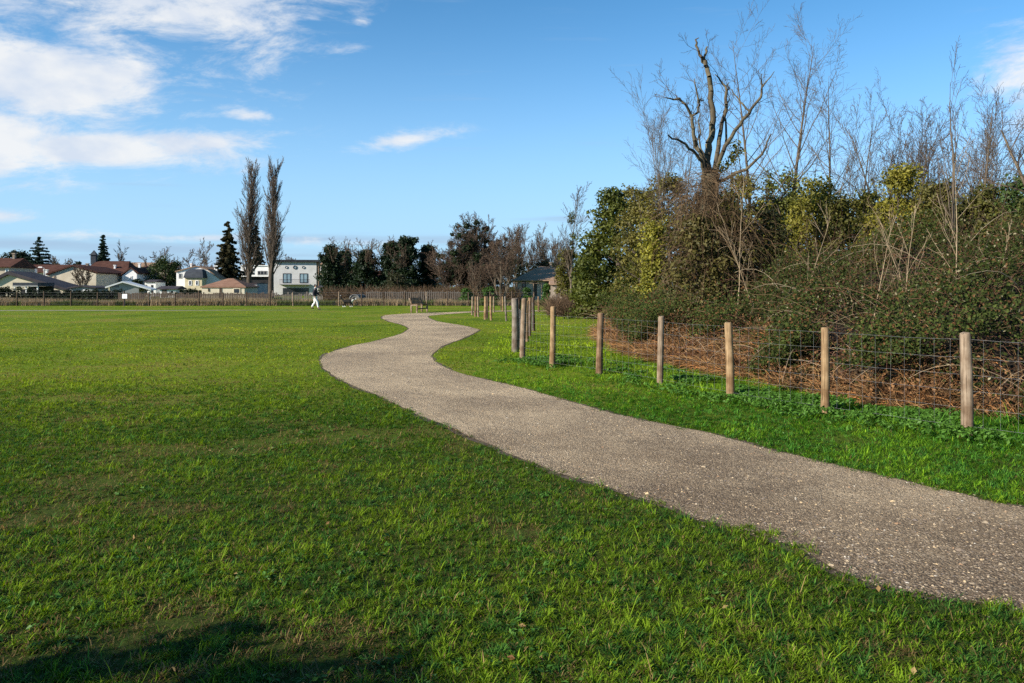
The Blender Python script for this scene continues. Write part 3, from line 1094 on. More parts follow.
def fit(g, hgt, half):
    """scale a grown tree to its real height and spread"""
    P = np.array([s[1] for s in g.thin])
    sz = hgt / P[:, 2].max()
    sx = half / np.percentile(np.abs(P[:, :2]), 97.5)

    def sc(p): return (p[0] * sx, p[1] * sx, p[2] * sz)
    g.thick = [(sc(a), sc(b), r0, r1) for a, b, r0, r1 in g.thick]
    g.thin = [(sc(a), sc(b), r0, r1) for a, b, r0, r1 in g.thin]
    g.limb_pts = [(Vector(sc(p)), r) for p, r in g.limb_pts]


def bare_tree(name, label, px, D, ytop, style, seed, rad=None, lean=(0, 0), rmin=.006, bark='bark', twig='twig', group=None, stems=1, cat='tree', hscale=1.0, spread=.18, over=None, wpx=None):
    x = wx(px, D)
    hgt = wz(ytop, D) * hscale
    t = thing(name, label, cat, (x, D, 0), 0, group)
    g = TreeGen(seed)
    P = params(style, rmin)
    if over:
        P.update(over)
    rad = rad or hgt * .018
    if style == 'dome':
        z0 = hgt * .16
        g.limb([(0, 0, 0), (.03, 0, z0 * .6), (0, .02, z0 * 1.2)], [rad, rad * .85, rad * .8])
        hw = (wpx or 40) / 2 / F * D
        for s in range(stems):
            a = s * 2.39996
            el = R(86 - 68 * ((s + .5) / stems) ** .8)
            d = Vector((math.cos(a) * math.cos(el), math.sin(a) * math.cos(el), math.sin(el)))
            ln = 1 / math.sqrt((math.cos(el) / hw) ** 2 + (math.sin(el) / (hgt - z0)) ** 2) * g.r.uniform(.70, .82)
            g.grow((0, 0, z0 * g.r.uniform(.6, 1.2)), d, ln, rad * .38, 0, P)
    for s in range(0 if style == 'dome' else stems):
        a = s * 6.283 / stems + g.r.random()
        d = Vector((lean[0] + (spread * math.cos(a) if stems > 1 else 0), lean[1] + (spread * math.sin(a) if stems > 1 else 0), 1))
        g.grow((0.12 * math.cos(a) * (stems > 1), .12 * math.sin(a) * (stems > 1), 0), d, hgt * (.88 if style in ('spread',) else .95) * (g.r.uniform(.8, 1.05) if stems > 1 else 1) * (.62 if style == 'spread' else 1), rad * (1 if stems == 1 else .7), 0, P)
    if wpx:
        sc = fit(g, hgt, wpx / 2 / F * D)
    build_segs('trunk', g.thick, M[bark], t, 6)
    build_segs('crown', g.thin, M[twig], t, 3)
    return t, g


def leaf_part(name, parent, centers, radii, per, size, ca, cb, seed, mat='leaf', **kw):
    rng = np.random.default_rng(seed)
    V, Fs, C = leaf_clumps(centers, radii, per, size, ca, cb, rng=rng, **kw)
    return mesh_np(name, V, Fs, M[mat], cols=C, parent=parent)


def ivy_on(t, g, zlo, zhi, K, rad, per, size, ca, cb, seed, name='ivy', **kw):
    """leaf clumps climbing the limbs of a grown tree"""
    rr = random.Random(seed)
    pts = [p for p, r in g.limb_pts if zlo <= p.z <= zhi]
    if not pts:
        return
    cen = []
    for i in range(K):
        p = rr.choice(pts)
        cen.append((p.x + rr.gauss(0, rad * .45), p.y + rr.gauss(0, rad * .45), p.z + rr.gauss(0, rad * .6)))
    rads = [rad * rr.uniform(.5, 1.25) for _ in cen]
    return leaf_part(name, t, cen, rads, per, size, ca, cb, seed, **kw)


def blob_centres(rng, n, rx, ry, z0, z1, prof, jitter=.15):
    """clump centres in a crown whose half-width at relative height h is prof(h)"""
    out = []
    while len(out) < n:
        h = rng.random()
        a = rng.random() * 6.283
        w = prof(h) * (.55 + .45 * rng.random() ** .5) * (1 + jitter * rng.normal())
        lump = 1 + .25 * math.sin(3 * a + 9 * h + n) + .15 * math.sin(5 * a - 14 * h)
        w *= lump
        out.append((math.cos(a) * rx * w, math.sin(a) * ry * w, z0 + (z1 - z0) * h))
    return np.array(out)


def evergreen(name, label, px, D, ytop, wpx, seed, ca, cb, n=120, per=90, size=.05, crad=.45, prof=None, z0=.3, cat='tree', group=None, trunk_r=.18, mat='leaf', depth=1.0, top_over=None):
    x = wx(px, D)
    zt = wz(ytop, D)
    rx = wpx / 2 / F * D
    t = thing(name, label, cat, (x, D, 0), 0, group)
    rng = np.random.default_rng(seed)
    prof = prof or (lambda h: (max(0, 1 - (abs(h - .38) / .64) ** 2.2)) ** .6 * .95 + .05)
    cen = blob_centres(rng, n, max(rx - crad * .6, .2), max(rx - crad * .6, .2) * depth, z0, zt - crad * .6, prof)
    rads = crad * (.55 + .7 * rng.random(n))
    mb = MB()
    mb.tube((0, 0, 0), (rx * .05, 0, zt * .45), trunk_r, trunk_r * .7, 8)
    mb.tube((rx * .05, 0, zt * .45), (0, 0, zt * .85), trunk_r * .7, trunk_r * .2, 8)
    g = random.Random(seed)
    for i in range(10):
        a = g.random() * 6.283
        z = zt * g.uniform(.2, .7)
        mb.tube((rx * .03, 0, z), (math.cos(a) * rx * .6, math.sin(a) * rx * .6, z + rx * .4), trunk_r * .3, trunk_r * .1, 5)
    mb.build('trunk', M['bark_dark'], t)
    leaf_part('crown', t, cen, rads, per, size, ca, cb, seed + 1, mat=mat)
    return t


def conifer(name, label, px, D, ytop, wpx, seed, ca, cb, tiers=16, z0f=.12, droop=-.15, needle=.10, per=26, cat='tree', gap=0.0, pw=.85, jit=1.0):
    x = wx(px, D)
    zt = wz(ytop, D)
    rx = wpx / 2 / F * D
    t = thing(name, label, cat, (x, D, 0))
    g = random.Random(seed)
    mb = MB()
    mb.tube((0, 0, 0), (0, 0, zt * .98), rx * .09 + .06, .03, 7)
    cen, rads = [], []
    segs = []
    for k in range(tiers):
        h = k / (tiers - 1)
        rr = rx * (1 - h) ** pw + .12
        nb = max(4, int(11 * (1 - h) + 4))
        for b in range(nb):
            z = zt * (z0f + (1 - z0f) * min(1, max(0, h + g.uniform(-.6, .6) * jit / tiers)))
            a = b * 6.283 / nb + g.random() * .8
            ln = rr * g.uniform(.6, 1.15)
            e = Vector((math.cos(a) * ln, math.sin(a) * ln, z + droop * ln + g.gauss(0, .1)))
            segs.append(((0, 0, z), tuple(e), .04, .012))
            m = max(2, int(ln / .38))
            for i in range(m):
                f = (i + .6) / m
                cen.append((e.x * f, e.y * f, z + (e.z - z) * f))
                rads.append(.22 + .22 * (1 - f) * rr / rx + .02 * rr)
    mb.build('trunk', M['bark_dark'], t)
    build_segs('branches', segs, M['bark_dark'], t, 4)
    leaf_part('crown', t, cen, np.array(rads), per, needle, ca, cb, seed, mat='matt_leaf', squash=.45 - gap, up=.5)
    return t

# ------------------------------------------------------------------ bramble thicket
def br_height(x, y, s):
    """height of the bramble mass at distance s behind its front line"""
    lump = fbm(x, y, 2.2, 101, 3)
    lump2 = fbm(x, y, .7, 103, 2)
    far = np.clip((y - 19) / 9, 0, 1)
    hmax = 2.55 * (1 - far) + 1.2 * far
    h = .75 * np.clip(s / .45, 0, 1) ** .6 + (hmax - .75) * np.clip((s - .15) / 5.2, 0, 1) ** .75
    return h * (.50 + 1.0 * lump) + (lump2 - .5) * .55 * np.clip(s / .4, 0, 1)


def thicket():
    rng = np.random.default_rng(111)
    # opaque dark filler mound added for the unlit interior; nothing shows through
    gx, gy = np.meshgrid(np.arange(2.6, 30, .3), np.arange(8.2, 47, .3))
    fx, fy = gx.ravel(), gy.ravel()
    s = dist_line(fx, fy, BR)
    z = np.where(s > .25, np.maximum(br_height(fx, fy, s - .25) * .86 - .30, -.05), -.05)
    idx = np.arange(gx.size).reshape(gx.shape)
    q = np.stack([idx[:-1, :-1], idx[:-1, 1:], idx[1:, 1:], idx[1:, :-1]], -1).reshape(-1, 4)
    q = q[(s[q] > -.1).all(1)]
    core = mesh_np('stems', np.stack([fx, fy, z], 1), [q], mat_noise('dark thicket filler', (.012, .009, .006), (.045, .03, .018), 9, bump=.6), smooth=True)
    # leaves
    n = 950000
    x = 2.6 + 22 * rng.random(n) ** 1.25
    y = 8.3 + 31 * rng.random(n) ** 1.2
    s = dist_line(x, y, BR)
    k = (s > .02) & (s < 8.5)
    x, y, s = x[k], y[k], s[k]
    n = len(x)
    h = br_height(x, y, s)
    dep = rng.random(n) ** 2.0
    z = h - dep * .9 + rng.normal(size=n) * .10
    low = s < .8
    z = np.where(low, h * (1 - dep * .95), z)
    # leaf patches against bare, brown patches
    patch = fbm(x, y + z * .8, 1.1, 121, 3)
    keep = (z > .05) & (rng.random(n) < np.clip((patch - .33) / .12, .10, 1)) & (rng.random(n) < np.where(low & (z < .55), np.where(patch > .47, .95, .22), 1))
    keep &= (rng.random(n) < np.where(y > 23, .5, 1))
    x, y, z, s, patch = x[keep], y[keep], z[keep], s[keep], patch[keep]
    n = len(x)
    pos = np.stack([x, y, z], 1)
    out = np.array([-.5, -.6, .55])
    nr = norm(out[None] * .7 + rng.normal(size=(n, 3)) * .75)
    V, Q = leaf_quads(pos, nr, (.020 + .015 * rng.random(n)) * (1 + .25 * (y > 20)), .62, rng=rng)
    c = mix((.008, .015, .003), (.058, .076, .015), np.clip(rng.random(n) * .7 + (patch - .3) * .6, 0, 1))
    u = rng.random(n)
    c = np.where((u < .16)[:, None], mix((.07, .035, .018), (.14, .075, .03), rng.random(n)), c)
    c = np.where((u > .978)[:, None], mix((.14, .14, .07), (.33, .29, .18), rng.random(n)), c)  # a few pale leaf backs that also stand in for glossy highlights
    # brambles spilling down to the turf in places
    m_ = 150000
    il = np.r_[0, np.cumsum(np.linalg.norm(np.diff(BR, axis=0), axis=1))]
    u_ = il[1] + (il[10] - il[1]) * rng.random(m_) ** 1.1
    bx, by = np.interp(u_, il, BR[:, 0]), np.interp(u_, il, BR[:, 1])
    tx, ty = np.interp(u_ + .4, il, BR[:, 0]) - np.interp(u_ - .4, il, BR[:, 0]), np.interp(u_ + .4, il, BR[:, 1]) - np.interp(u_ - .4, il, BR[:, 1])
    tl = np.hypot(tx, ty)
    off = -.30 + .7 * rng.random(m_)
    z_ = (1.05 + .3 * rng.normal(size=m_)) * rng.random(m_) ** .8
    sp_ = fbm(u_ + z_ * .9, z_ * .7, .95, 151, 3)
    kk = (rng.random(m_) < np.clip((sp_ - .555 + .10 * (z_ - .5) - .05 * np.clip((by - 14) / 3, 0, 1)) / .07, 0, 1)) & (z_ > .04)
    pos2 = np.stack([bx + ty / tl * off, by - tx / tl * off, z_], 1)[kk]
    V2, Q2 = leaf_quads(pos2, norm(out[None] * .8 + rng.normal(size=(len(pos2), 3)) * .7), .017 + .015 * rng.random(len(pos2)), .62, rng=rng)
    c2 = mix((.010, .019, .004), (.075, .098, .020), rng.random(len(pos2)))
    c2 = np.where((rng.random(len(pos2)) < .14)[:, None], mix((.07, .03, .014), (.16, .08, .03), rng.random(len(pos2))), c2)
    Q = np.concatenate([Q, Q2 + len(V)]); V = np.concatenate([V, V2]); c = np.concatenate([c, c2])
    leaves = mesh_np('bramble_thicket', V, [Q], M['matt_leaf'], cols=np.repeat(c, 4, axis=0))
    tag(leaves, 'dense mass of dark green brambles behind the wire fence', 'brambles', kind='stuff')
    core.parent = leaves
    # canes arching through the mass
    segs, cols = [], []
    r = random.Random(5)
    xs = 2.8 + 14 * rng.random(5200); ys = 8.6 + 24 * rng.random(5200) ** 1.15
    ss = dist_line(xs, ys, BR)
    hh = br_height(xs, ys, ss)
    m = 0
    for i in range(5200):
        if not (.05 < ss[i] < 6.5):
            continue
        p = Vector((xs[i], ys[i], max(hh[i] * r.uniform(.35, .95), .05)))
        a = r.random() * 6.283
        d = Vector((math.cos(a) - .25, math.sin(a) - .35, r.uniform(.1, 1.3))).normalized()
        ln = r.uniform(.5, 1.7)
        rad = r.uniform(.0025, .006)
        u = r.random()
        c = (.13, .06, .04) if u < .45 else ((.17, .115, .06) if u < .85 else (.30, .24, .16))
        f = r.uniform(.7, 1.2)
        for j in range(5):
            q = p + d * ln / 5
            if q.z < .02: break
            segs.append((tuple(p), tuple(q), rad, rad * .92)); cols.append(tuple(v * f for v in c))
            p = q
            d = (d + Vector((r.gauss(0, .12), r.gauss(0, .12), -.26))).normalized()
            rad *= .9
    # upright stems standing out of the top
    for i in range(1200):
        x_, y_ = 3 + 14 * r.random(), 9.5 + 18 * r.random()
        s_ = float(dist_line(np.array([x_]), np.array([y_]), BR)[0])
        if not (1.2 < s_ < 8): continue
        h_ = float(br_height(np.array([x_]), np.array([y_]), np.array([s_]))[0])
        p = Vector((x_, y_, max(h_ - .5, .1)))
        d = Vector((r.gauss(0, .35), r.gauss(0, .35), 1)).normalized()
        ln = r.uniform(.7, 1.9)
        rad = r.uniform(.003, .006)
        c = r.choice(((.085, .045, .028), (.12, .08, .045), (.16, .115, .07), (.06, .036, .024)))
        for j in range(4):
            q = p + d * ln / 4
            segs.append((tuple(p), tuple(q), rad, rad * .85)); cols.append(c)
            if j > 0:
                e = (d + Vector((r.gauss(0, .6), r.gauss(0, .6), r.gauss(0, .3)))).normalized()
                segs.append((tuple(q), tuple(q + e * ln * .22), rad * .6, rad * .3)); cols.append(c)
            p = q; rad *= .85
            d = (d + Vector((r.gauss(0, .12), r.gauss(0, .12), -.03))).normalized()
    build_segs('cane', segs, M['twigcol'], leaves, 3, cols).name = 'canes'


def dry_bracken():
    """dead brown stalks and grass at the foot of the thicket"""
    rng = np.random.default_rng(131)
    n = 90000
    il = np.r_[0, np.cumsum(np.linalg.norm(np.diff(BR, axis=0), axis=1))]
    u = il[1] + (il[10] - il[1]) * rng.random(n) ** 1.15
    bx, by = np.interp(u, il, BR[:, 0]), np.interp(u, il, BR[:, 1])
    off = -.25 + 1.05 * rng.random(n) ** 1.2
    tx, ty = np.interp(u + .4, il, BR[:, 0]) - np.interp(u - .4, il, BR[:, 0]), np.interp(u + .4, il, BR[:, 1]) - np.interp(u - .4, il, BR[:, 1])
    tl = np.hypot(tx, ty)
    x, y = bx + ty / tl * off, by - tx / tl * off
    s = dist_line(x, y, BR)
    k = (s > -.22) & (s < 1.25)
    x, y, s = x[k], y[k], s[k]
    den = fbm(x, y, 1.3, 133, 3)
    k = rng.random(len(x)) < np.clip((den - .36) / .22, .10, 1)
    x, y, s = x[k], y[k], s[k]
    n = len(x)
    # front slope: stalks sit higher further in
    z0 = np.where(rng.random(n) < .5, 0, np.maximum(br_height(x, y, s) * rng.random(n) * .74, 0))
    a = rng.random(n) * 6.283
    d = norm(np.stack([np.cos(a) * .8 - .15, np.sin(a) * .8 - .15, .1 + 1.6 * rng.random(n)], 1))
    ln = .16 + .42 * rng.random(n)
    rad = .0022 + .0036 * rng.random(n) ** 2
    p = np.stack([x, y, z0], 1)
    P0, P1, R0, R1, CC = [], [], [], [], []
    c = mix((.035, .017, .008), (.42, .25, .11), rng.random(n) ** 1.5)
    orange = rng.random(n) < .3
    c = np.where(orange[:, None], c * np.array([1.15, .85, .65]), c)
    for j in range(4):
        q = p + d * (ln / 4)[:, None]
        q[:, 2] = np.maximum(q[:, 2], .01)
        P0.append(p); P1.append(q); R0.append(rad * (1 - .12 * j)); R1.append(rad * (.88 - .12 * j)); CC.append(c)
        p = q
        d = norm(d + rng.normal(size=(n, 3)) * .22 + np.array([0, 0, -.30]))
    V, Q = tubes((np.concatenate(P0), np.concatenate(P1), np.concatenate(R0), np.concatenate(R1)), 3)
    C = np.repeat(np.concatenate(CC), 6, axis=0)
    o = mesh_np('dry_bracken', V, [Q], M['twigcol'], cols=C)
    tag(o, 'tangle of dead orange brown stalks along the foot of the brambles', 'dead stalks', kind='stuff')
    # long arching bramble stems over it, a few thicker
    segs, cols = [], []
    r = random.Random(9)
    for i in range(90):
        t = r.random()
        j = r.randrange(1, 9)
        b = BR[j] * (1 - t) + BR[j + 1] * t
        p = Vector((b[0] + r.uniform(-.1, .6), b[1] + r.uniform(-.1, .6), r.uniform(0, .5)))
        al = (BR[j + 1] - BR[j]); al = al / np.linalg.norm(al) * r.choice((-1, 1))
        d = Vector((al[0] + r.gauss(0, .3), al[1] + r.gauss(0, .3), r.uniform(.4, 1.1))).normalized()
        ln = r.uniform(.9, 2.2); rad = r.uniform(.004, .007)
        c = r.choice(((.24, .15, .085), (.19, .10, .06), (.30, .22, .14)))
        for k_ in range(9):
            q = p + d * ln / 9
            if q.z < .01: break
            segs.append((tuple(p), tuple(q), rad, rad * .93)); cols.append(c)
            p, rad = q, rad * .93
            d = (d + Vector((r.gauss(0, .05), r.gauss(0, .05), -.20))).normalized()
    build_segs('arching_stems', segs, M['twigcol'], o, 4, cols)
    # dead leaves caught in it
    k = rng.random(n) < .8
    pos = np.stack([x[k], y[k], z0[k] + .35 * rng.random(k.sum())], 1)
    V, Q = leaf_quads(pos, norm(rng.normal(size=(len(pos), 3)) + np.array([-.3, -.4, .3])), .016 + .030 * rng.random(len(pos)), .55, rng=rng)
    cl = mix((.05, .024, .012), (.30, .16, .07), rng.random(len(pos)) ** 1.3)
    mesh_np('dead_leaves', V, [Q], M['matt_leaf'], cols=np.repeat(cl, 4, axis=0), parent=o)


def climber():
    """brown hanging stems of old man's beard draped round the big trunk"""
    rng = np.random.default_rng(141)
    P0, P1, R0, R1, CC = [], [], [], [], []
    D = 19.3
    cl = [(693, 205, 20), (720, 218, 28), (742, 238, 28), (700, 250, 40), (706, 190, 16), (730, 190, 18), (700, 268, 26), (712, 282, 22), (704, 240, 18)]
    for (px, py, rp) in cl:
        n = 150
        r_ = rp / F * D
        dd = norm(rng.normal(size=(n, 3))) * (r_ * rng.random((n, 1)) ** .5)
        p = np.array([wx(px, D), D, wz(py, D)]) + dd * np.array([1, .8, 1.0]) + np.array([0, 0, .15])
        d = norm(np.stack([rng.normal(size=n) * .6, rng.normal(size=n) * .6, -.4 + .9 * rng.random(n)], 1))
        ln = .5 + 1.0 * rng.random(n)
        rad = .0028 + .0045 * rng.random(n) ** 2
        c = mix((.05, .030, .016), (.17, .11, .058), rng.random(n))
        for j in range(4):
            q = p + d * (ln / 4)[:, None]
            P0.append(p); P1.append(q); R0.append(rad * (1 - .1 * j)); R1.append(rad * (.9 - .1 * j)); CC.append(c)
            p = q
            d = norm(d + rng.normal(size=(n, 3)) * .25 + np.array([0, 0, -.38]))
    V, Q = tubes((np.concatenate(P0), np.concatenate(P1), np.concatenate(R0), np.concatenate(R1)), 3)
    o = mesh_np('hanging_climber', V, [Q], M['twigcol'], cols=np.repeat(np.concatenate(CC), 6, axis=0))
    tag(o, 'brown tangle of leafless climbing stems draped round the gnarled bare trunk', 'climber', kind='stuff')


thicket(); dry_bracken(); climber()


# ------------------------------------------------------------------ the gnarled tree in the thicket
def gnarled():
    D = 20.0
    x0 = wx(705, D)
    t = thing('gnarled_tree', 'large gnarled leafless tree with thick broken topped limbs rising from the brambles', 'tree', (x0, D, 0))
    g = TreeGen(77)

    def c2w(p, dy):
        px, py = 640 + p[0] / 4.27, 20 + p[1] / 4.27
        return Vector((wx(px, D) - x0, dy, wz(py, D)))

    def limb(pts, widths, dy0, dy1):
        n = len(pts)
        P = [c2w(p, dy0 + (dy1 - dy0) * (i / (n - 1)) + g.r.gauss(0, .04)) for i, p in enumerate(pts)]
        rad = [w * .88 / 4.27 / 2 / F * D for w in widths]
        # subdivide with a little crookedness
        Q, rr = [P[0]], [rad[0]]
        for i in range(n - 1):
            for k in (1, 2, 3):
                f = k / 3
                q = P[i].lerp(P[i + 1], f)
                if k < 3: q += Vector((g.r.gauss(0, .025), g.r.gauss(0, .03), g.r.gauss(0, .02)))
                Q.append(q); rr.append(rad[i] * (1 - f) + rad[i + 1] * f)
        g.limb([tuple(q) for q in Q], rr)
        return Q
    mb = [Vector((.05, 0, 0)), Vector((.0, .02, 1.2)), Vector((.03, 0, 2.6)), c2w((300, 720), 0), c2w((300, 660), 0)]
    g.limb([tuple(p) for p in mb], [.34, .25, .22, .21, .24])
    L = []
    L.append(limb([(300, 680), (288, 580), (308, 500), (320, 420), (311, 300), (297, 210), (285, 165)], [40, 34, 32, 29, 26, 23, 20], 0, .2))
    L.append(limb([(286, 170), (262, 140), (248, 98), (262, 62)], [16, 13, 12, 4], .2, .25))
    L.append(limb([(287, 170), (288, 140), (300, 97)], [13, 11, 7], .2, .35))
    L.append(limb([(285, 680), (268, 630), (250, 570), (216, 500), (208, 430), (182, 390), (146, 358), (85, 360)], [26, 23, 20, 18, 15, 12, 10, 5], 0, -.7))
    L.append(limb([(207, 425), (230, 390), (240, 355), (264, 350)], [11, 10, 8, 5], -.45, -.3))
    L.append(limb([(232, 372), (220, 310), (214, 270)], [9, 7, 4], -.4, -.5))
    L.append(limb([(275, 680), (250, 612), (200, 575), (140, 545), (82, 530)], [19, 16, 13, 11, 7], 0, -1.2))
    L.append(limb([(312, 680), (330, 570), (350, 470), (376, 380), (383, 290), (360, 240), (344, 208)], [26, 23, 20, 17, 14, 9, 5], 0, .5))
    L.append(limb([(383, 292), (402, 245)], [8, 5], .4, .5))
    L.append(limb([(310, 680), (350, 565), (400, 475), (452, 410), (500, 342), (506, 292), (494, 250)], [24, 21, 18, 15, 12, 9, 4], 0, -.4))
    L.append(limb([(505, 300), (546, 242)], [8, 3], -.35, -.5))
    L.append(limb([(458, 402), (420, 352), (394, 292)], [10, 8, 4], -.3, .1))
    L.append(limb([(330, 690), (440, 645), (490, 590), (516, 512)], [18, 14, 11, 6], 0, -.8))
    L.append(limb([(278, 600), (262, 520), (266, 450), (270, 360)], [11, 9, 7, 4], 0, .4))
    L.append(limb([(240, 570), (228, 480), (232, 400)], [9, 7, 4], -.2, .3))
    L.append(limb([(380, 520), (385, 440), (382, 370), (410, 320)], [12, 10, 8, 5], .3, .6))
    P = params('slender', .0035)
    P.update(n=[6, 4, 3], kids=[4, 3], start=[.2, .2], wob=[.12, .16, .2], up=[.07, .05, .03], taper=[.3, .4, .5], ang=[38, 38], ratio=[.5, .5], fall=[.3, .3], rr=[.55, .6], tl=-1)
    for Q in L:
        for i in range(4, len(Q)):
            if g.r.random() < (.5 if L.index(Q) > 2 or i < len(Q) * .6 else .12):
                d = (Q[i] - Q[i - 1]).normalized()
                side = (d.orthogonal() * g.r.uniform(-1, 1) + d.cross(d.orthogonal()) * g.r.uniform(-1, 1)).normalized()
                g.grow(Q[i], (d * .6 + side + Vector((-.1, 0, .2))).normalized(), g.r.uniform(.35, 1.0), .009, 0, P)
    build_segs('trunk', g.thick, M['bark_moss'], t, 8)
    build_segs('twigs', g.thin, M['twig'], t, 3)
    # ivy tufts on it
    cen = [c2w(p, 0) for p in ((405, 540), (400, 580), (350, 625), (420, 560), (330, 650), (395, 600))]
    leaf_part('ivy', t, cen, [.22, .16, .2, .18, .25, .2], 110, .03, (.07, .075, .010), (.15, .14, .022), 78)


gnarled()
OL_A, OL_B = (.050, .056, .009), (.145, .130, .020)      # olive ivy in flower
DG_A, DG_B = (.012, .028, .008), (.040, .068, .016)      # dark ivy
GRP = 'slender bare trees in the thicket'


def hedge_trees():
    # leafless trees standing in and behind the thicket
    t, g = bare_tree('bare_tree', 'slim leafless tree just right of the gnarled tree, behind its limbs', 752, 24.5, 20, 'slender', 201, rad=.085, rmin=.0031, twig='twig_grey', group=GRP)
    t, g = bare_tree('bare_tree', 'tallest straight slim leafless tree with dense fine twigs, two trunks right of the gnarled tree', 790, 25, 14, 'slender', 202, rad=.10, rmin=.0031, twig='twig_grey', group=GRP, over=dict(kids=[26, 8, 4]))
    t, g = bare_tree('bare_tree', 'leafless tree leaning slightly right with forked airy top above the middle of the thicket', 826, 24, 62, 'slender', 203, rad=.07, rmin=.0031, lean=(.05, 0), twig='twig_grey', group=GRP)
    t, g = bare_tree('bare_tree', 'thin leafless tree between two ivy bushes, its top low against the sky', 866, 27, 96, 'slender', 204, rad=.065, rmin=.0031, lean=(.05, 0), twig='twig_grey', group=GRP)
    t, g = bare_tree('bare_tree', 'bushy leafless tree with many stems fanning out behind the largest ivy bush', 905, 34, 118, 'multi', 205, rad=.13, rmin=.006, stems=7, twig='twig', group=GRP, spread=.30)
    t, g = bare_tree('bare_tree', 'wide leafless tree of dark fine twigs behind the reddish pole tree', 950, 36, 130, 'multi', 215, rad=.12, rmin=.006, stems=6, twig='twig', group=GRP, spread=.28)
    t, g = bare_tree('bare_tree', 'tall reddish pole tree forking into three bare upright shoots', 958, 17, 70, 'slender', 206, rad=.065, rmin=.003, group=GRP, over=dict(kids=[11, 5, 3], ang=[26, 30, 34], up=[.04, .16, .1, .05]), twig='twig_red')
    t, g = bare_tree('bare_tree', 'pale leafless tree with twiggy spire top near the right end of the thicket', 988, 21, 92, 'slender', 207, rad=.07, rmin=.0031, twig='twig_red', group=GRP)
    t, g = bare_tree('bare_tree', 'leafless tree at the right end of the thicket, its long boughs reaching in', 1068, 15, 6, 'spread', 208, rad=.14, rmin=.0031, group=GRP, lean=(-.04, 0))
    t, g = bare_tree('bare_tree', 'low many stemmed leafless tree filling the gap left of the gnarled tree', 672, 25, 118, 'multi', 209, rad=.075, rmin=.0031, stems=5, twig='twig_grey', group=GRP, spread=.16)
    t, g = bare_tree('bare_tree', 'short bare tree with pale twigs at the far right, under the long boughs', 1012, 27, 138, 'multi', 212, rad=.09, rmin=.005, stems=5, twig='twig_grey', group=GRP, spread=.2)

    # ivy and evergreen bushes
    evergreen('holm_oak', 'dense dark evergreen tree standing at the left end of the thicket', 617, 38, 186, 76, 301, (.030, .046, .008), (.115, .125, .020), n=170, per=100, size=.075, crad=.55, z0=.3)
    evergreen('holm_oak', 'smaller rounded evergreen behind the left end of the thicket', 596, 40, 246, 54, 302, (.032, .05, .008), (.12, .13, .022), n=80, per=90, size=.075, crad=.5, z0=.2)
    pr = lambda h: .35 + .65 * math.sin(min(1, h * 1.15) * 3.0) ** .7 if h < .9 else .4
    G2 = 'ivy clad stumps and bushes in the thicket'
    specs = [
        (640, 27, 188, 44, 'brownish olive ivy bush left of the gnarled tree, next to the dark evergreen', (.045, .042, .010), (.12, .105, .024), 70),
        (668, 25, 176, 52, 'ragged olive ivy bush directly left of the gnarled trunk', (.045, .042, .010), (.125, .11, .022), 80),
        (652, 23.5, 222, 22, 'narrow bright yellow green ivy column low in the brown climber', (.08, .085, .010), (.17, .155, .02), 34),
        (742, 24, 172, 50, 'rounded olive ivy bush behind the right limbs of the gnarled tree', OL_A, OL_B, 62),
        (782, 24.5, 170, 42, 'dark green and olive ivy bush round the tallest slim trunk', (.03, .045, .009), (.10, .10, .018), 62),
        (816, 23, 178, 46, 'domed olive green ivy bush in the middle of the thicket', OL_A, OL_B, 74),
        (866, 25, 190, 30, 'small dark ivy bush left of the largest ivy bush', OL_A, (.11, .105, .018), 40),
        (898, 22, 166, 50, 'largest round yellow green ivy bush right of the thicket middle', (.06, .062, .009), (.165, .145, .02), 90),
        (873, 20, 214, 24, 'low yellow green ivy tuft at the foot of the largest ivy bush', (.07, .07, .009), (.17, .15, .02), 26),
        (930, 26, 186, 40, 'dull brown green ivy bush between the largest ivy bush and the pole tree', (.03, .032, .010), (.085, .075, .02), 50),
        (1018, 19, 176, 30, 'tall green ivy column at the far right edge of the thicket', DG_A, (.055, .085, .018), 50),
        (985, 22, 200, 50, 'ragged brown and green ivy bush right of the pole tree', (.03, .03, .012), (.09, .08, .025), 60),
    ]
    specs += [
        (697, 19.2, 214, 46, 'ragged brown green ivy round the foot of the gnarled trunk', (.032, .030, .009), (.085, .072, .020), 44),
        (726, 19.6, 196, 34, 'dark olive ivy in the fork side of the gnarled trunk, right of it', (.026, .028, .007), (.075, .068, .014), 50),
        (840, 22, 196, 46, 'dull olive ivy mound between the domed ivy bush and the small dark one', (.026, .030, .007), (.080, .074, .014), 60),
        (988, 19.5, 184, 44, 'tall dark olive ivy mass just left of the ivy column at the far right edge', (.024, .028, .007), (.080, .076, .015), 70),
        (936, 21, 180, 40, 'tall dull olive ivy mass touching the right side of the largest ivy bush', (.026, .028, .008), (.090, .080, .017), 60),
        (1044, 17, 180, 44, 'dark ivy mass cut by the right edge of the photo', (.018, .024, .006), (.060, .064, .014), 60),
        (955, 20, 202, 50, 'dark olive ivy mound behind the leaning pale sapling', (.020, .024, .007), (.066, .064, .015), 60),
        (768, 20, 208, 40, 'low dark olive ivy mound left of the straight pair of leaning saplings', (.020, .024, .007), (.066, .064, .015), 50)]
    for i, (px, D, yt, w, lab, ca, cb, n) in enumerate(specs):
        evergreen('ivy_bush', lab, px, D, yt - 4, w * 1.5, 320 + 3 * i, tuple(v * 1.5 for v in ca), tuple(v * 1.6 for v in cb), n=int(n * 1.7), per=95, size=.040, crad=.36, z0=.8, cat='bush', group=G2, trunk_r=.09, prof=pr)
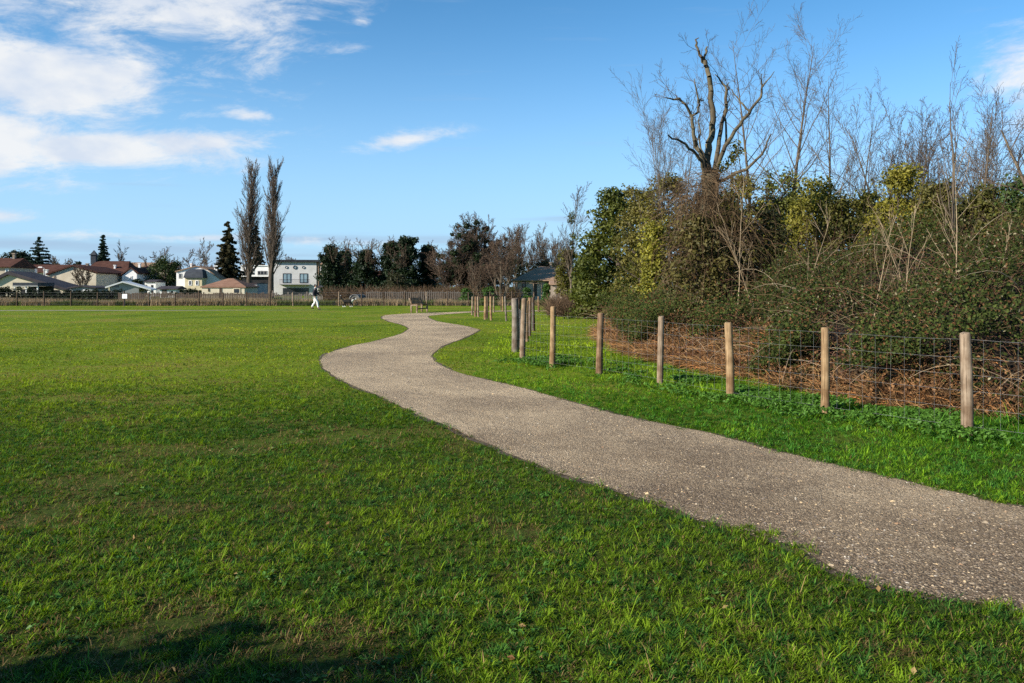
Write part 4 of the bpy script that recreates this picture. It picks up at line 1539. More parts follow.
    # dark evergreen mass behind, between the trunks
    evergreen('dark_bush', 'dark shaded evergreen bush behind the gnarled trunk', 712, 27, 190, 110, 401, DG_A, (.035, .045, .014), n=200, per=85, size=.055, crad=.5, cat='bush')
    evergreen('dark_bush', 'dark shaded evergreen bush under the slim trunks in the middle', 795, 28, 192, 150, 404, DG_A, (.035, .045, .014), n=200, per=85, size=.055, crad=.5, cat='bush')
    evergreen('dark_bush', 'dark shaded evergreen bush behind the right half of the thicket', 890, 29, 198, 160, 407, DG_A, (.04, .045, .014), n=200, per=85, size=.055, crad=.5, cat='bush')
    evergreen('dark_bush', 'dark shaded evergreen bush at the right end behind the brambles', 1005, 27, 200, 130, 410, DG_A, (.04, .04, .014), n=200, per=85, size=.055, crad=.5, cat='bush')

    # pale dead saplings in front
    G3 = 'pale dead saplings standing in the brambles'
    sap = [(735, 16.5, 170, (.02, 0), 'straight pale sapling left of the crossing pair in the brambles'),
           (777, 16.6, 206, (-.42, .1), 'pale sapling leaning left over the brambles below the slim trunks'),
           (786, 16.4, 200, (.34, .1), 'pale sapling leaning right, crossing the left leaning one'),
           (868, 13.6, 205, (.05, 0), 'crooked pale sapling in front of the domed ivy bush'),
           (900, 13.2, 200, (.03, 0), 'yellowish sapling in front of the largest ivy bush'),
           (951, 13.5, 195, (-.5, .2), 'long pale sapling leaning far to the left beside the pole tree'),
           (972, 13.0, 210, (.42, .1), 'pale sapling leaning right beside the pole tree'),
           (962, 12.8, 150, (-.02, 0), 'thin reddish sapling standing close beside the pole tree')]
    for i, (px, D, yt, ln, lab) in enumerate(sap):
        bare_tree('sapling', lab, px, D, yt, 'sapling', 500 + i, rad=.018, rmin=.003, lean=ln, bark='twig_pale', twig='twig_pale', group=G3, cat='sapling')


M['twig_pale'] = mat_noise('pale dead wood', (.20, .145, .085), (.34, .26, .165), 3)
hedge_trees()

# ------------------------------------------------------------------ near wire fence
def mat_post(name, ca, cb):
    m, t = new_mat(name)
    L = t.links.new
    tc = nd(t, 'ShaderNodeTexCoord')
    mp = nd(t, 'ShaderNodeMapping'); mp.inputs['Scale'].default_value = (34, 34, 1.1)
    L(tc.outputs['Object'], mp.inputs[0])
    n = nd(t, 'ShaderNodeTexNoise'); n.inputs['Scale'].default_value = 2.2; n.inputs['Detail'].default_value = 7; n.inputs['Roughness'].default_value = .7
    L(mp.outputs[0], n.inputs['Vector'])
    n2 = nd(t, 'ShaderNodeTexNoise'); n2.inputs['Scale'].default_value = 5; n2.inputs['Detail'].default_value = 4
    L(tc.outputs['Object'], n2.inputs['Vector'])
    r = nd(t, 'ShaderNodeValToRGB')
    e = r.color_ramp.elements
    e[0].position = .34; e[0].color = (*[v * .28 for v in ca], 1)
    e[1].position = .75; e[1].color = (*cb, 1)
    k = e.new(.47); k.color = (*ca, 1)
    L(n.outputs[0], r.inputs[0])
    r2 = nd(t, 'ShaderNodeValToRGB')
    e = r2.color_ramp.elements
    e[0].position = .38; e[0].color = (.42, .34, .28, 1)
    e[1].position = .62; e[1].color = (1, 1, 1, 1)
    L(n2.outputs[0], r2.inputs[0])
    mu = nd(t, 'ShaderNodeMix', data_type='RGBA', blend_type='MULTIPLY'); mu.inputs[0].default_value = .8
    L(r.outputs[0], mu.inputs[6]); L(r2.outputs[0], mu.inputs[7])
    p = nd(t, 'ShaderNodeBsdfPrincipled'); p.inputs['Roughness'].default_value = .85; p.inputs['Specular IOR Level'].default_value = .15
    L(mu.outputs[2], p.inputs['Base Color'])
    b = nd(t, 'ShaderNodeBump'); b.inputs['Strength'].default_value = .6; b.inputs['Distance'].default_value = .008
    L(n.outputs[0], b.inputs['Height']); L(b.outputs[0], p.inputs['Normal'])
    o = nd(t, 'ShaderNodeOutputMaterial'); L(p.outputs[0], o.inputs[0])
    return m


M['post_tan'] = mat_post('tan chestnut post', (.27, .18, .095), (.46, .33, .19))
M['post_pale'] = mat_post('pale split post', (.24, .18, .125), (.42, .33, .24))
M['post_brown'] = mat_post('brown post', (.20, .125, .075), (.36, .25, .15))
M['post_grey'] = mat_post('grey post', (.20, .17, .14), (.38, .33, .28))
M['post_dark'] = mat_post('dark post', (.085, .06, .042), (.19, .14, .10))
M['barkstrip'] = mat_noise('strip of bark', (.05, .03, .02), (.12, .075, .045), 8, bump=.5)


def post_mesh(name, x, y, h, r, mat, seed, lean=(0, 0), parent=None, k=12, bark=False):
    """a slightly crooked round post with a chamfered sawn top"""
    rr = random.Random(seed)
    lv = [-.05, .03, h * .2, h * .42, h * .65, h * .85, h - .018, h]
    vs, fs = [], []
    cx, cy = 0.0, 0.0
    ph = [rr.random() * 6.283 for _ in range(3)]
    for i, z in enumerate(lv):
        f = max(z, 0) / h
        ox = lean[0] * f * h + math.sin(f * 3 + ph[0]) * r * .18
        oy = lean[1] * f * h + math.sin(f * 2.4 + ph[1]) * r * .18
        rad = r * (1.06 - .12 * f) * (1 + rr.gauss(0, .02))
        if i == len(lv) - 1: rad *= .80
        for j in range(k):
            a = 2 * math.pi * j / k
            q = rad * (1 + .07 * math.sin(2 * a + ph[2]) + .04 * math.sin(5 * a + ph[0]))
            vs.append((ox + math.cos(a) * q, oy + math.sin(a) * q, z + (rr.gauss(0, .004) if i >= len(lv) - 2 else 0)))
    for i in range(len(lv) - 1):
        for j in range(k):
            fs.append((i * k + j, i * k + (j + 1) % k, (i + 1) * k + (j + 1) % k, (i + 1) * k + j))
    fs.append(tuple((len(lv) - 1) * k + j for j in range(k)))
    me = bpy.data.meshes.new(name)
    me.from_pydata(vs, [], fs)
    me.materials.append(mat)
    for p in me.polygons:
        p.use_smooth = len(p.vertices) == 4
    me.update()
    o = bpy.data.objects.new(name, me)
    o.location = (x, y, 0)
    COL.objects.link(o)
    if parent is not None:
        o.parent = parent
    return o


def wires(mb_segs, A, B, heights, zs_sag=.006, vert=.17, r=.0012, rng=random.Random(3)):
    A, B = np.array(A), np.array(B)
    L = np.linalg.norm(B - A)
    n = max(4, int(L / .35))
    for i, h in enumerate(heights):
        prev = None
        for j in range(n + 1):
            t = j / n
            p = (*(A + (B - A) * t), h - zs_sag * 4 * t * (1 - t) * (1 + i * .2) + rng.gauss(0, .003))
            if prev: mb_segs.append((prev, p, r, r))
            prev = p
    m = int(L / vert)
    for j in range(1, m):
        t = j / m
        q = A + (B - A) * t
        o1 = rng.gauss(0, .006)
        mb_segs.append(((q[0], q[1], heights[0]), (q[0] + o1, q[1], heights[-1]), r * .8, r * .8))


def near_fence():
    t = thing('wire_fence', 'wire mesh fence on round wooden posts between the path and the brambles', 'fence')
    # row, top row in the picture, radius px, material, lean
    spec = [((9.6, 4.7), 1.14, .05, 'post_tan', (0, 0)), ((7.6, 5.95), 1.14, .05, 'post_pale', (0, 0)), ((6.25, 7.4), 1.13, .05, 'post_brown', (0, 0)),
            ((5.03, 8.82), 1.13, .056, 'post_pale', (-.004, 0)), ((4.03, 10.27), 1.115, .056, 'post_tan', (.012, 0)), ((3.18, 11.63), 1.12, .056, 'post_tan', (-.012, 0)),
            ((2.48, 13.28), 1.145, .054, 'post_pale', (0, 0)), ((1.65, 14.93), 1.145, .060, 'post_brown', (.008, 0)), ((.80, 16.1), 1.24, .062, 'post_tan', (.03, 0)),
            ((.24, 17.5), 1.38, .058, 'post_pale', (.02, 0)),
            ((.18, 21.0), 1.30, .065, 'post_dark', (0, 0)), ((.44, 23.5), 1.22, .062, 'post_tan', (0, 0)), ((.59, 26.3), 1.27, .062, 'post_brown', (-.01, 0)), ((.78, 29.2), 1.24, .06, 'post_dark', (0, 0))]
    labs = {7: 'dark brown post with worn foot', 5: 'smooth honey coloured post', 6: 'pale post with a dark knot', 8: 'dark barked tan post leaning right'}
    for i, (p, h, r, m, ln) in enumerate(spec):
        o = post_mesh('post', p[0], p[1], h, r, M[m], 600 + i, ln, t)
        if i in labs: o['label'] = labs[i]
    segs = []
    hs = [.10, .30, .49, .67, .86, 1.06]
    for A, B in zip(FENCE[:-1], FENCE[1:]):
        wires(segs, A, B, hs)
    for A, B in zip(FENCE_BACK[:-1], FENCE_BACK[1:]):
        wires(segs, A, B, hs, r=.0015)
    build_segs('wire_mesh', segs, M['galv'], t, 4)
    # a thin short stake standing beside the corner
    tag(post_mesh('stake', .08, 19.9, 1.34, .088, M['post_grey'], 640, (-.01, 0)), 'stout grey wooden stake beside the corner of the wire fence', 'stake')


def tree_stakes():
    """stakes set round the young trees along the far bend of the path"""
    G1 = 'stakes round the young trees at the far bend'
    D = lambda py: F * H / (py - HOR)
    spec = [(472, 315, .05, 'post_pale', (.02, 0), 'leftmost of the pale stakes beyond the bend in the path'),
            (475.5, 316.5, .055, 'post_brown', (0, 0), 'brown stake in the middle of the leftmost three beyond the bend'),
            (478.5, 316.8, .05, 'post_pale', (-.035, 0), 'pale stake leaning left, third from the left beyond the bend'),
            (485.2, 319.5, .065, 'post_tan', (0, 0), 'thick tan stake, left one of the middle set beyond the bend'),
            (487.4, 318.5, .05, 'post_dark', (0, 0), 'dark stake close behind the thick tan stake'),
            (491.2, 320.3, .055, 'post_tan', (-.02, 0), 'tan stake right of the thick tan stake'),
            (493.8, 312.4, .05, 'post_pale', (0, 0), 'pale stake farthest back of the middle set'),
            (502.6, 311.4, .05, 'post_tan', (0, 0), 'tan stake far back, left of the grey one by itself'),
            (506.3, 321.0, .042, 'post_grey', (-.045, 0), 'thin grey stake leaning left, standing by itself'),
            (538.5, 311.8, .06, 'post_brown', (0, 0), 'reddish brown stake far back behind the fence corner'),
            (501.0, 309.6, .04, 'post_dark', (0, 0), 'short dark stake farthest back near the grey one')]
    for i, (px, py, r, m, ln, lab) in enumerate(spec):
        d = D(py)
        tag(post_mesh('stake', wx(px, d), d, wz(296.5, d) if i != 10 else 1.1, r, M[m], 660 + i, ln), lab, 'stake', G1)
    d = D(316)
    bare_tree('young_tree', 'thin newly planted young tree between the leftmost stakes', 474.3, d, 262, 'sapling', 690, rad=.022, rmin=.006, group=None, cat='young tree')


def far_fence():
    Df = 65.8
    t = thing('wire_fence', 'long low wire fence on thin posts along the far side of the field', 'fence')
    xs = [-33, -8, 17, 44, 71, 97.5, 124, 149, 175, 199, 223, 246.5, 270, 293, 316, 339, 361.5, 383.5, 405, 426.5, 447.5, 468.5, 490, 512, 534]
    pale = {293, 426.5, 339}
    for i, px in enumerate(xs):
        o = post_mesh('post', wx(px, Df), Df, 1.18 + .05 * math.sin(i * 2.3), .055, M['post_pale' if px in pale else 'post_dark'], 700 + i, (0, 0), t, 8)
        if px in pale: o['label'] = 'pale post'
    segs = []
    for h in (.15, .4, .65, .9, 1.1):
        segs.append(((wx(-33, Df), Df, h), (wx(534, Df), Df, h), .0045, .0045))
    build_segs('wire', segs, M['galv'], t, 4).name = 'wires'
    s = thing('sign', 'small white notice board fixed to the far wire fence', 'sign', (wx(125.2, Df), Df - .09, 0))
    mb = MB(); mb.box(-.20, .20, -.012, .012, wz(298.5, Df), wz(294, Df)); mb.build('board', M['sign_white'], s)
    mb = MB(); mb.box(-.02, .02, .013, .05, .0, wz(295, Df)); mb.build('stand', M['metal_dark'], s)


M['sign_white'] = mat_noise('white sign paint', (.72, .74, .76), (.82, .83, .84), 3, rough=.5)


def board_fence(name, label, px0, px1, D, ytop, mat, gap, bw, seed, pointed=False, var=.04):
    r = random.Random(seed)
    t = thing(name, label, 'fence', (wx(px0, D), D, 0))
    Lx = wx(px1, D) - wx(px0, D)
    h = wz(ytop, D)
    mb = MB()
    x = 0
    while x < Lx:
        hh = h + r.gauss(0, var)
        y = r.gauss(0, .008)
        if pointed:
            mb.prism_y([(x, .02), (x + bw, .02), (x + bw, hh - .05), (x + bw / 2, hh), (x, hh - .05)], y, y + .02)
        else:
            mb.box(x, x + bw, y, y + .02, .02, hh)
        x += bw + gap
    mb.build('boards', mat, t)
    rl = MB()
    for z in (.3, h - .2):
        rl.box(0, Lx, .035, .08, z, z + .08)
    rl.build('rails', mat, t)
    return t


def far_fences():
    board_fence('wooden_fence', 'brown close boarded garden fence in front of the white houses', 118, 272, 75, 293.2, M['wood_brown'], .03, .13, 1, var=.05)
    board_fence('wooden_fence', 'grey boarded garden fence in front of the house with round windows', 272, 322, 75.5, 293.5, M['wood_grey'], .05, .13, 2, var=.12)
    board_fence('picket_fence', 'old fence of thin pointed pickets beyond the bench', 366, 470, 73, 291.0, M['wood_grey'], .10, .075, 3, True, .05)
    # dark clipped hedge at the foot of the left houses
    for i, (a, b, yt, lab) in enumerate(((-30, 30, 287, 'dark garden hedge in front of the beige house at the far left'), (28, 74, 290.5, 'dark garden hedge below the long sloping roof'), (72, 120, 290.5, 'dark garden hedge left of the white notice board'))):
        px = (a + b) / 2
        D = 80
        x0 = (a - b) / 2 / F * D
        t = thing('hedge', lab, 'hedge', (wx(px, D), D, 0), 0, 'dark hedges at the left')
        rng = np.random.default_rng(800 + i)
        n = 90
        cen = np.stack([x0 + (-2 * x0) * rng.random(n), rng.normal(size=n) * .35, wz(yt, D) * rng.random(n) ** .8 * .9], 1)
        leaf_part('foliage', t, cen, .38, 60, .09, (.008, .014, .008), (.024, .034, .015), 810 + i, mat='matt_leaf')



# ------------------------------------------------------------------ bench
def bench():
    D = 49.2
    t = thing('park_bench', 'wooden park bench with slatted back at the far end of the gravel path', 'bench', (wx(412.8, D), D, 0), R(-16))
    # local: +x front of the seat, +y along its length
    Lb = 1.75
    bwood = M['post_brown']
    for y in (0, Lb - .09):
        mb = MB()
        mb.box(-.16, -.07, y, y + .09, 0, .42); mb.build('leg', M['post_pale'], t)
        mb = MB()
        mb.box(.21, .30, y, y + .09, 0, .42); mb.build('leg', M['post_pale'], t)
        mb = MB()
        mb.box(-.17, .31, y - .004, y + .094, .421, .50)
        mb.build('side_rail', M['post_pale'], t)
        mb = MB()
        mb.prism_y([(-.16, .501), (-.08, .501), (-.22, .90), (-.29, .90)], y, y + .09)
        mb.build('back_post', M['post_pale'], t)
    for k in range(4):
        mb = MB()
        x = -.13 + k * .112
        mb.box(x, x + .096, -.02, Lb + .02, .502, .535)
        mb.build('seat_slat', bwood, t)
    for k in range(4):
        mb = MB()
        z = .56 + k * .092
        x = -.098 - (z - .5) * .33
        mb.prism_y([(x + .032, z), (x + .062, z + .003), (x + .036, z + .078), (x + .006, z + .076)], -.02, Lb + .02)
        mb.build('back_slat', bwood, t)
    mb = MB(); mb.box(.235, .275, .092, Lb - .092, .20, .27); mb.build('stretcher', bwood, t)


# ------------------------------------------------------------------ person and dog
def skin_mesh(name, verts, edges, radii, mats, parent, loc=(0, 0, 0), sub=2, matfn=None, root=0):
    me = bpy.data.meshes.new(name)
    me.from_pydata(verts, edges, [])
    ob = bpy.data.objects.new(name, me)
    COL.objects.link(ob)
    md = ob.modifiers.new('skin', 'SKIN')
    md.use_smooth_shade = True
    md.branch_smoothing = .6
    for i, v in enumerate(me.skin_vertices[0].data):
        r = radii[i]
        v.radius = r if isinstance(r, tuple) else (r, r)
        v.use_root = (i == root)
    sb = ob.modifiers.new('sub', 'SUBSURF')
    sb.levels = sub; sb.render_levels = sub
    dg = bpy.context.evaluated_depsgraph_get()
    dg.update()
    me2 = bpy.data.meshes.new_from_object(ob.evaluated_get(dg))
    bpy.data.objects.remove(ob)
    me2.name = name
    me2.materials.clear()
    for m in mats:
        me2.materials.append(m)
    for p in me2.polygons:
        p.use_smooth = True
        if matfn:
            p.material_index = matfn(p.center)
    o = bpy.data.objects.new(name, me2)
    COL.objects.link(o)
    o.parent = parent
    o.location = loc
    return o


def chain(V, E, Rd, start, pts, rad):
    prev = start
    idx = []
    for p, r in zip(pts, rad):
        V.append(p); Rd.append(r)
        i = len(V) - 1
        E.append((prev, i))
        prev = i
        idx.append(i)
    return idx


def person():
    D = 56.0
    # local: x is the direction of the walk
    t = thing('person', 'person in dark jacket and white trousers walking across the far side of the grass', 'person', (wx(314.6, D), D, 0), R(12))
    skin = mat_noise('skin', (.38, .22, .15), (.45, .27, .19), 10, rough=.6)
    V, E, Rd = [(0, 0, .95)], [], [(.13, .10)]
    ab, ch, sh, nk, hd0, hd1, hd2 = chain(V, E, Rd, 0, [(.01, 0, 1.12), (.03, 0, 1.30), (.04, 0, 1.42), (.05, 0, 1.50), (.07, 0, 1.58), (.085, 0, 1.66), (.075, 0, 1.74)],
                                          [(.11, .09), (.125, .10), (.08, .07), .055, .075, .092, .07])
    chain(V, E, Rd, hd1, [(.175, 0, 1.645)], [.022])      # nose
    for s in (-1, 1):
        chain(V, E, Rd, hd1, [(.075, s * .095, 1.65)], [.018])       # ears
    joints = {}
    for s, (kx, kz, fx, fz) in ((-1, (.20, .53, .27, .09)), (1, (.02, .50, -.20, .14))):
        i = chain(V, E, Rd, 0, [(.01, s * .09, .88), (.10 if s < 0 else .0, s * .095, .70), (kx, s * .09, kz), ((kx + fx) / 2 - .02, s * .09, (kz + fz) / 2), (fx, s * .09, fz), (fx + .13, s * .10, fz - .055)],
                  [.095, .085, .06, .058, .042, .036])
    for s, pts in ((-1, [(.03, -.20, 1.40), (-.08, -.25, 1.14), (.02, -.25, .92), (.045, -.25, .85)]), (1, [(.05, .20, 1.40), (.16, .25, 1.16), (.33, .24, 1.02), (.40, .23, .99)])):
        i = chain(V, E, Rd, sh, pts, [.052, .044, .034, .038])
        h = i[-1]
        dr = Vector(pts[-1]) - Vector(pts[-2]); dr.normalize()
        for k in range(4):
            off = Vector((0, (k - 1.5) * .019, 0))
            p = Vector(pts[-1]) + off
            ln = (.028, .034, .032, .024)[k]
            chain(V, E, Rd, h, [tuple(p + dr * .03), tuple(p + dr * (.03 + ln)), tuple(p + dr * (.03 + ln * 1.7) + Vector((.01, 0, -.012)))], [.010, .009, .008])
        th = Vector(pts[-1]) + dr * -.01
        chain(V, E, Rd, h, [tuple(th + Vector((.03, -s * .03, 0))), tuple(th + dr * .03 + Vector((.045, -s * .03, 0)))], [.011, .009])
    skin_mesh('body', V, E, Rd, [skin], t)
    # clothes
    V, E, Rd = [(0, 0, .84)], [], [(.20, .17)]
    a = chain(V, E, Rd, 0, [(.01, 0, 1.05), (.03, 0, 1.28), (.04, 0, 1.44), (.05, 0, 1.53)], [(.195, .165), (.215, .175), (.19, .15), .085])
    for s, pts in ((-1, [(.03, -.20, 1.40), (-.08, -.26, 1.14), (.015, -.255, .94)]), (1, [(.05, .20, 1.40), (.16, .26, 1.16), (.31, .245, 1.035)])):
        chain(V, E, Rd, a[2], pts, [.115, .085, .065])
    skin_mesh('jacket', V, E, Rd, [mat_noise('dark jacket cloth', (.018, .016, .022), (.04, .036, .045), 8)], t)
    V, E, Rd = [(0, 0, .94)], [], [(.17, .14)]
    for s, (kx, kz, fx, fz) in ((-1, (.20, .53, .27, .12)), (1, (.02, .50, -.19, .17))):
        chain(V, E, Rd, 0, [(.01, s * .09, .86), (.10 if s < 0 else .0, s * .095, .70), (kx, s * .09, kz), ((kx + fx) / 2 - .02, s * .09, (kz + fz) / 2), (fx, s * .09, fz)], [.115, .10, .08, .075, .068])
    skin_mesh('trousers', V, E, Rd, [mat_noise('white trouser cloth', (.62, .60, .60), (.76, .75, .75), 8)], t)
    for s, (fx, fz) in ((-1, (.27, .07)), (1, (-.20, .12))):
        V, E, Rd = [(fx - .04, s * .09, fz - .01)], [], [.048]
        chain(V, E, Rd, 0, [(fx + .06, s * .095, fz - .025), (fx + .16, s * .10, fz - .035)], [.046, .036])
        skin_mesh('shoe', V, E, Rd, [M['metal_dark']], t)
    V, E, Rd = [(.03, 0, 1.60)], [], [.078]
    chain(V, E, Rd, 0, [(.03, 0, 1.70), (.075, 0, 1.765)], [.098, .082])
    skin_mesh('hair', V, E, Rd, [M['dark']], t)
    mb = MB(); mb.ring((0, 0), .062, .085, -.025, .025, 14)
    c = mb.build('collar', M['sign_white'], t); c.rotation_euler = (R(90), 0, 0); c.location = (.05, 0, 1.515)


def dog():
    D = 62.5
    t = thing('dog', 'black and white long haired dog standing on the far grass, tail raised', 'dog', (wx(348, D), D, 0), R(-8))
    V, E, Rd = [(-.30, 0, .46)], [], [(.15, .18)]
    b = chain(V, E, Rd, 0, [(-.05, 0, .47), (.20, 0, .46), (.33, 0, .50)], [(.16, .18), (.175, .20), (.15, .16)])
    nk = chain(V, E, Rd, b[2], [(.44, 0, .60), (.53, 0, .66), (.63, 0, .635), (.71, 0, .615)], [.09, .088, .052, .036])
    for s in (-1, 1):
        chain(V, E, Rd, nk[1], [(.49, s * .06, .75), (.50, s * .08, .79)], [.028, .012])
        chain(V, E, Rd, b[1], [(.26, s * .09, .33), (.25 + .03 * s, s * .09, .18), (.26 + .05 * s, s * .09, .03), (.31 + .05 * s, s * .09, .02)], [.06, .038, .03, .03])
        chain(V, E, Rd, 0, [(-.28, s * .10, .38), (-.22 + .04 * s, s * .10, .28), (-.36 + .04 * s, s * .10, .17), (-.33 + .04 * s, s * .10, .03), (-.27 + .04 * s, s * .10, .02)], [.09, .058, .034, .03, .03])
    chain(V, E, Rd, 0, [(-.44, 0, .55), (-.54, 0, .68), (-.60, 0, .82), (-.60, 0, .93)], [.05, .055, .055, .025])
    blk = mat_noise('black fur', (.005, .005, .005), (.014, .013, .012), 12)
    wht = mat_noise('white fur', (.60, .57, .53), (.74, .72, .68), 12)

    def mf(c):
        if c.x > .32 and c.z < .60 and c.x < .50: return 1
        if c.x > .58: return 1
        if c.z < .10: return 1
        if c.z > .90 and c.x < -.5: return 1
        return 0
    skin_mesh('body', V, E, Rd, [blk, wht], t, matfn=mf)


near_fence(); tree_stakes(); far_fence(); far_fences(); bench(); person(); dog()

# ------------------------------------------------------------------ the far houses
def wrect(mb, x0, x1, y, z0, z1, d=.03):
    mb.box(x0, x1, y - d, y - .004, z0, z1)


def window(par, x0, x1, z0, z1, y=0, frame='white', pane='darkglass', mull=0, fw=.09):
    fr = MB()
    fr.box(x0, x0 + fw, y - .06, y - .005, z0, z1); fr.box(x1 - fw, x1, y - .06, y - .005, z0, z1)
    fr.box(x0 + fw, x1 - fw, y - .06, y - .005, z0, z0 + fw); fr.box(x0 + fw, x1 - fw, y - .06, y - .005, z1 - fw, z1)
    for k in range(mull):
        xm = x0 + (x1 - x0) * (k + 1) / (mull + 1)
        fr.box(xm - .04, xm + .04, y - .06, y - .005, z0 + fw, z1 - fw)
    f_ = fr.build('window', M[frame], par)
    pn = MB()
    pn.box(x0 + fw + .002, x1 - fw - .002, y - .03, y - .007, z0 + fw + .002, z1 - fw - .002)
    if mull == 0:
        pn.build('pane', M[pane], f_)
    else:
        pn2 = MB()
        pn2.box(x0 + fw + .002, x1 - fw - .002, y - .028, y - .007, z0 + fw + .002, z1 - fw - .002)
        pn2.build('pane', M[pane], f_)
    return f_


class House:
    """local metres: x across the picture from px0, y=0 at the facade, going away"""
    def __init__(self, name, label, pxc, D, cat='house', rz=0.0, group=None):
        self.D = D
        self.cx = wx(pxc, D)
        a = math.atan2(-self.cx, D) * (rz if rz else .3)
        self.k = math.cos(a)
        self.t = thing(name, label, cat, (self.cx, D, 0), a, group)

    def X(self, px): return (wx(px, self.D) - self.cx) * self.k
    def Z(self, py): return wz(py, self.D)

    def wall(self, px0, px1, ytop, mat, y0=0, y1=8, zb=0, name='wall'):
        mb = MB(); mb.box(self.X(px0), self.X(px1), y0, y1, zb, self.Z(ytop)); return mb.build(name, M[mat], self.t)

    def gable_wall(self, pts, mat, y0=0, y1=8, name='wall'):
        P = [(self.X(a), self.Z(b)) for a, b in pts]
        P = [(P[0][0], 0)] + P + [(P[-1][0], 0)]
        mb = MB(); mb.prism_y(P[::-1], y0, y1)
        return mb.build(name, M[mat], self.t)

    def gable_roof(self, l, apex, r, mat, y0=-.3, y1=8.3, th=.22, over=.35):
        """ridge runs away from the viewer; slabs on a gable"""
        lx, lz = self.X(l[0]), self.Z(l[1]); ax, az = self.X(apex[0]), self.Z(apex[1]); rx, rz = self.X(r[0]), self.Z(r[1])
        mb = MB()
        mb.prism_y([(lx - over, lz + .01), (ax, az + .01), (ax, az + th), (lx - over, lz + th)], y0, y1)
        mb.prism_y([(ax + .001, az + .01), (rx + over, rz + .01), (rx + over, rz + th), (ax + .001, az + th)], y0, y1)
        return mb.build('roof', M[mat], self.t)

    def ridge_roof(self, px0, px1, yeave, yridge, mat, y0=-.4, y1=8.4, hip=0.0):
        """ridge runs across the picture"""
        x0, x1 = self.X(px0), self.X(px1); ze, zr = self.Z(yeave), self.Z(yridge)
        ym = (y0 + y1) / 2
        mb = MB()
        b = [(x0, y0, ze), (x1, y0, ze), (x1, y1, ze), (x0, y1, ze)]
        b2 = [(x, y, z - .12) for x, y, z in b]
        if hip < 1e-6:
            top = [(x0, ym, zr), (x1, ym, zr)]
        else:
            top = [(x0 + hip, ym, zr), (x1 - hip, ym, zr)]
        mb.add(b2 + b + top, [(3, 2, 1, 0), (0, 1, 5, 4), (1, 2, 6, 5), (2, 3, 7, 6), (3, 0, 4, 7), (4, 5, 9, 8), (6, 7, 8, 9), (7, 4, 8), (5, 6, 9)])
        return mb.build('roof', M[mat], self.t)

    def chimney(self, px0, px1, ytop, ybot, mat, y=3.5, parent=None, cap=True):
        x0, x1 = self.X(px0), self.X(px1)
        mb = MB(); mb.box(x0, x1, y, y + max(x1 - x0, .5), self.Z(ybot), self.Z(ytop))
        if cap: mb.box(x0 - .08, x1 + .08, y - .08, y + max(x1 - x0, .5) + .08, self.Z(ytop) + .002, self.Z(ytop) + .15)
        return mb.build('chimney', M[mat], parent or self.t)

    def win(self, px0, px1, y0, y1, yd=0, **k):
        return window(self.t, self.X(px0), self.X(px1), self.Z(y1), self.Z(y0), yd, **k)

    def opening(self, px0, px1, ytop, ybot, name='door', mat='dark', yd=0):
        mb = MB(); mb.box(self.X(px0), self.X(px1), yd - .04, yd - .005, max(self.Z(ybot), .02), self.Z(ytop)); return mb.build(name, M[mat], self.t)


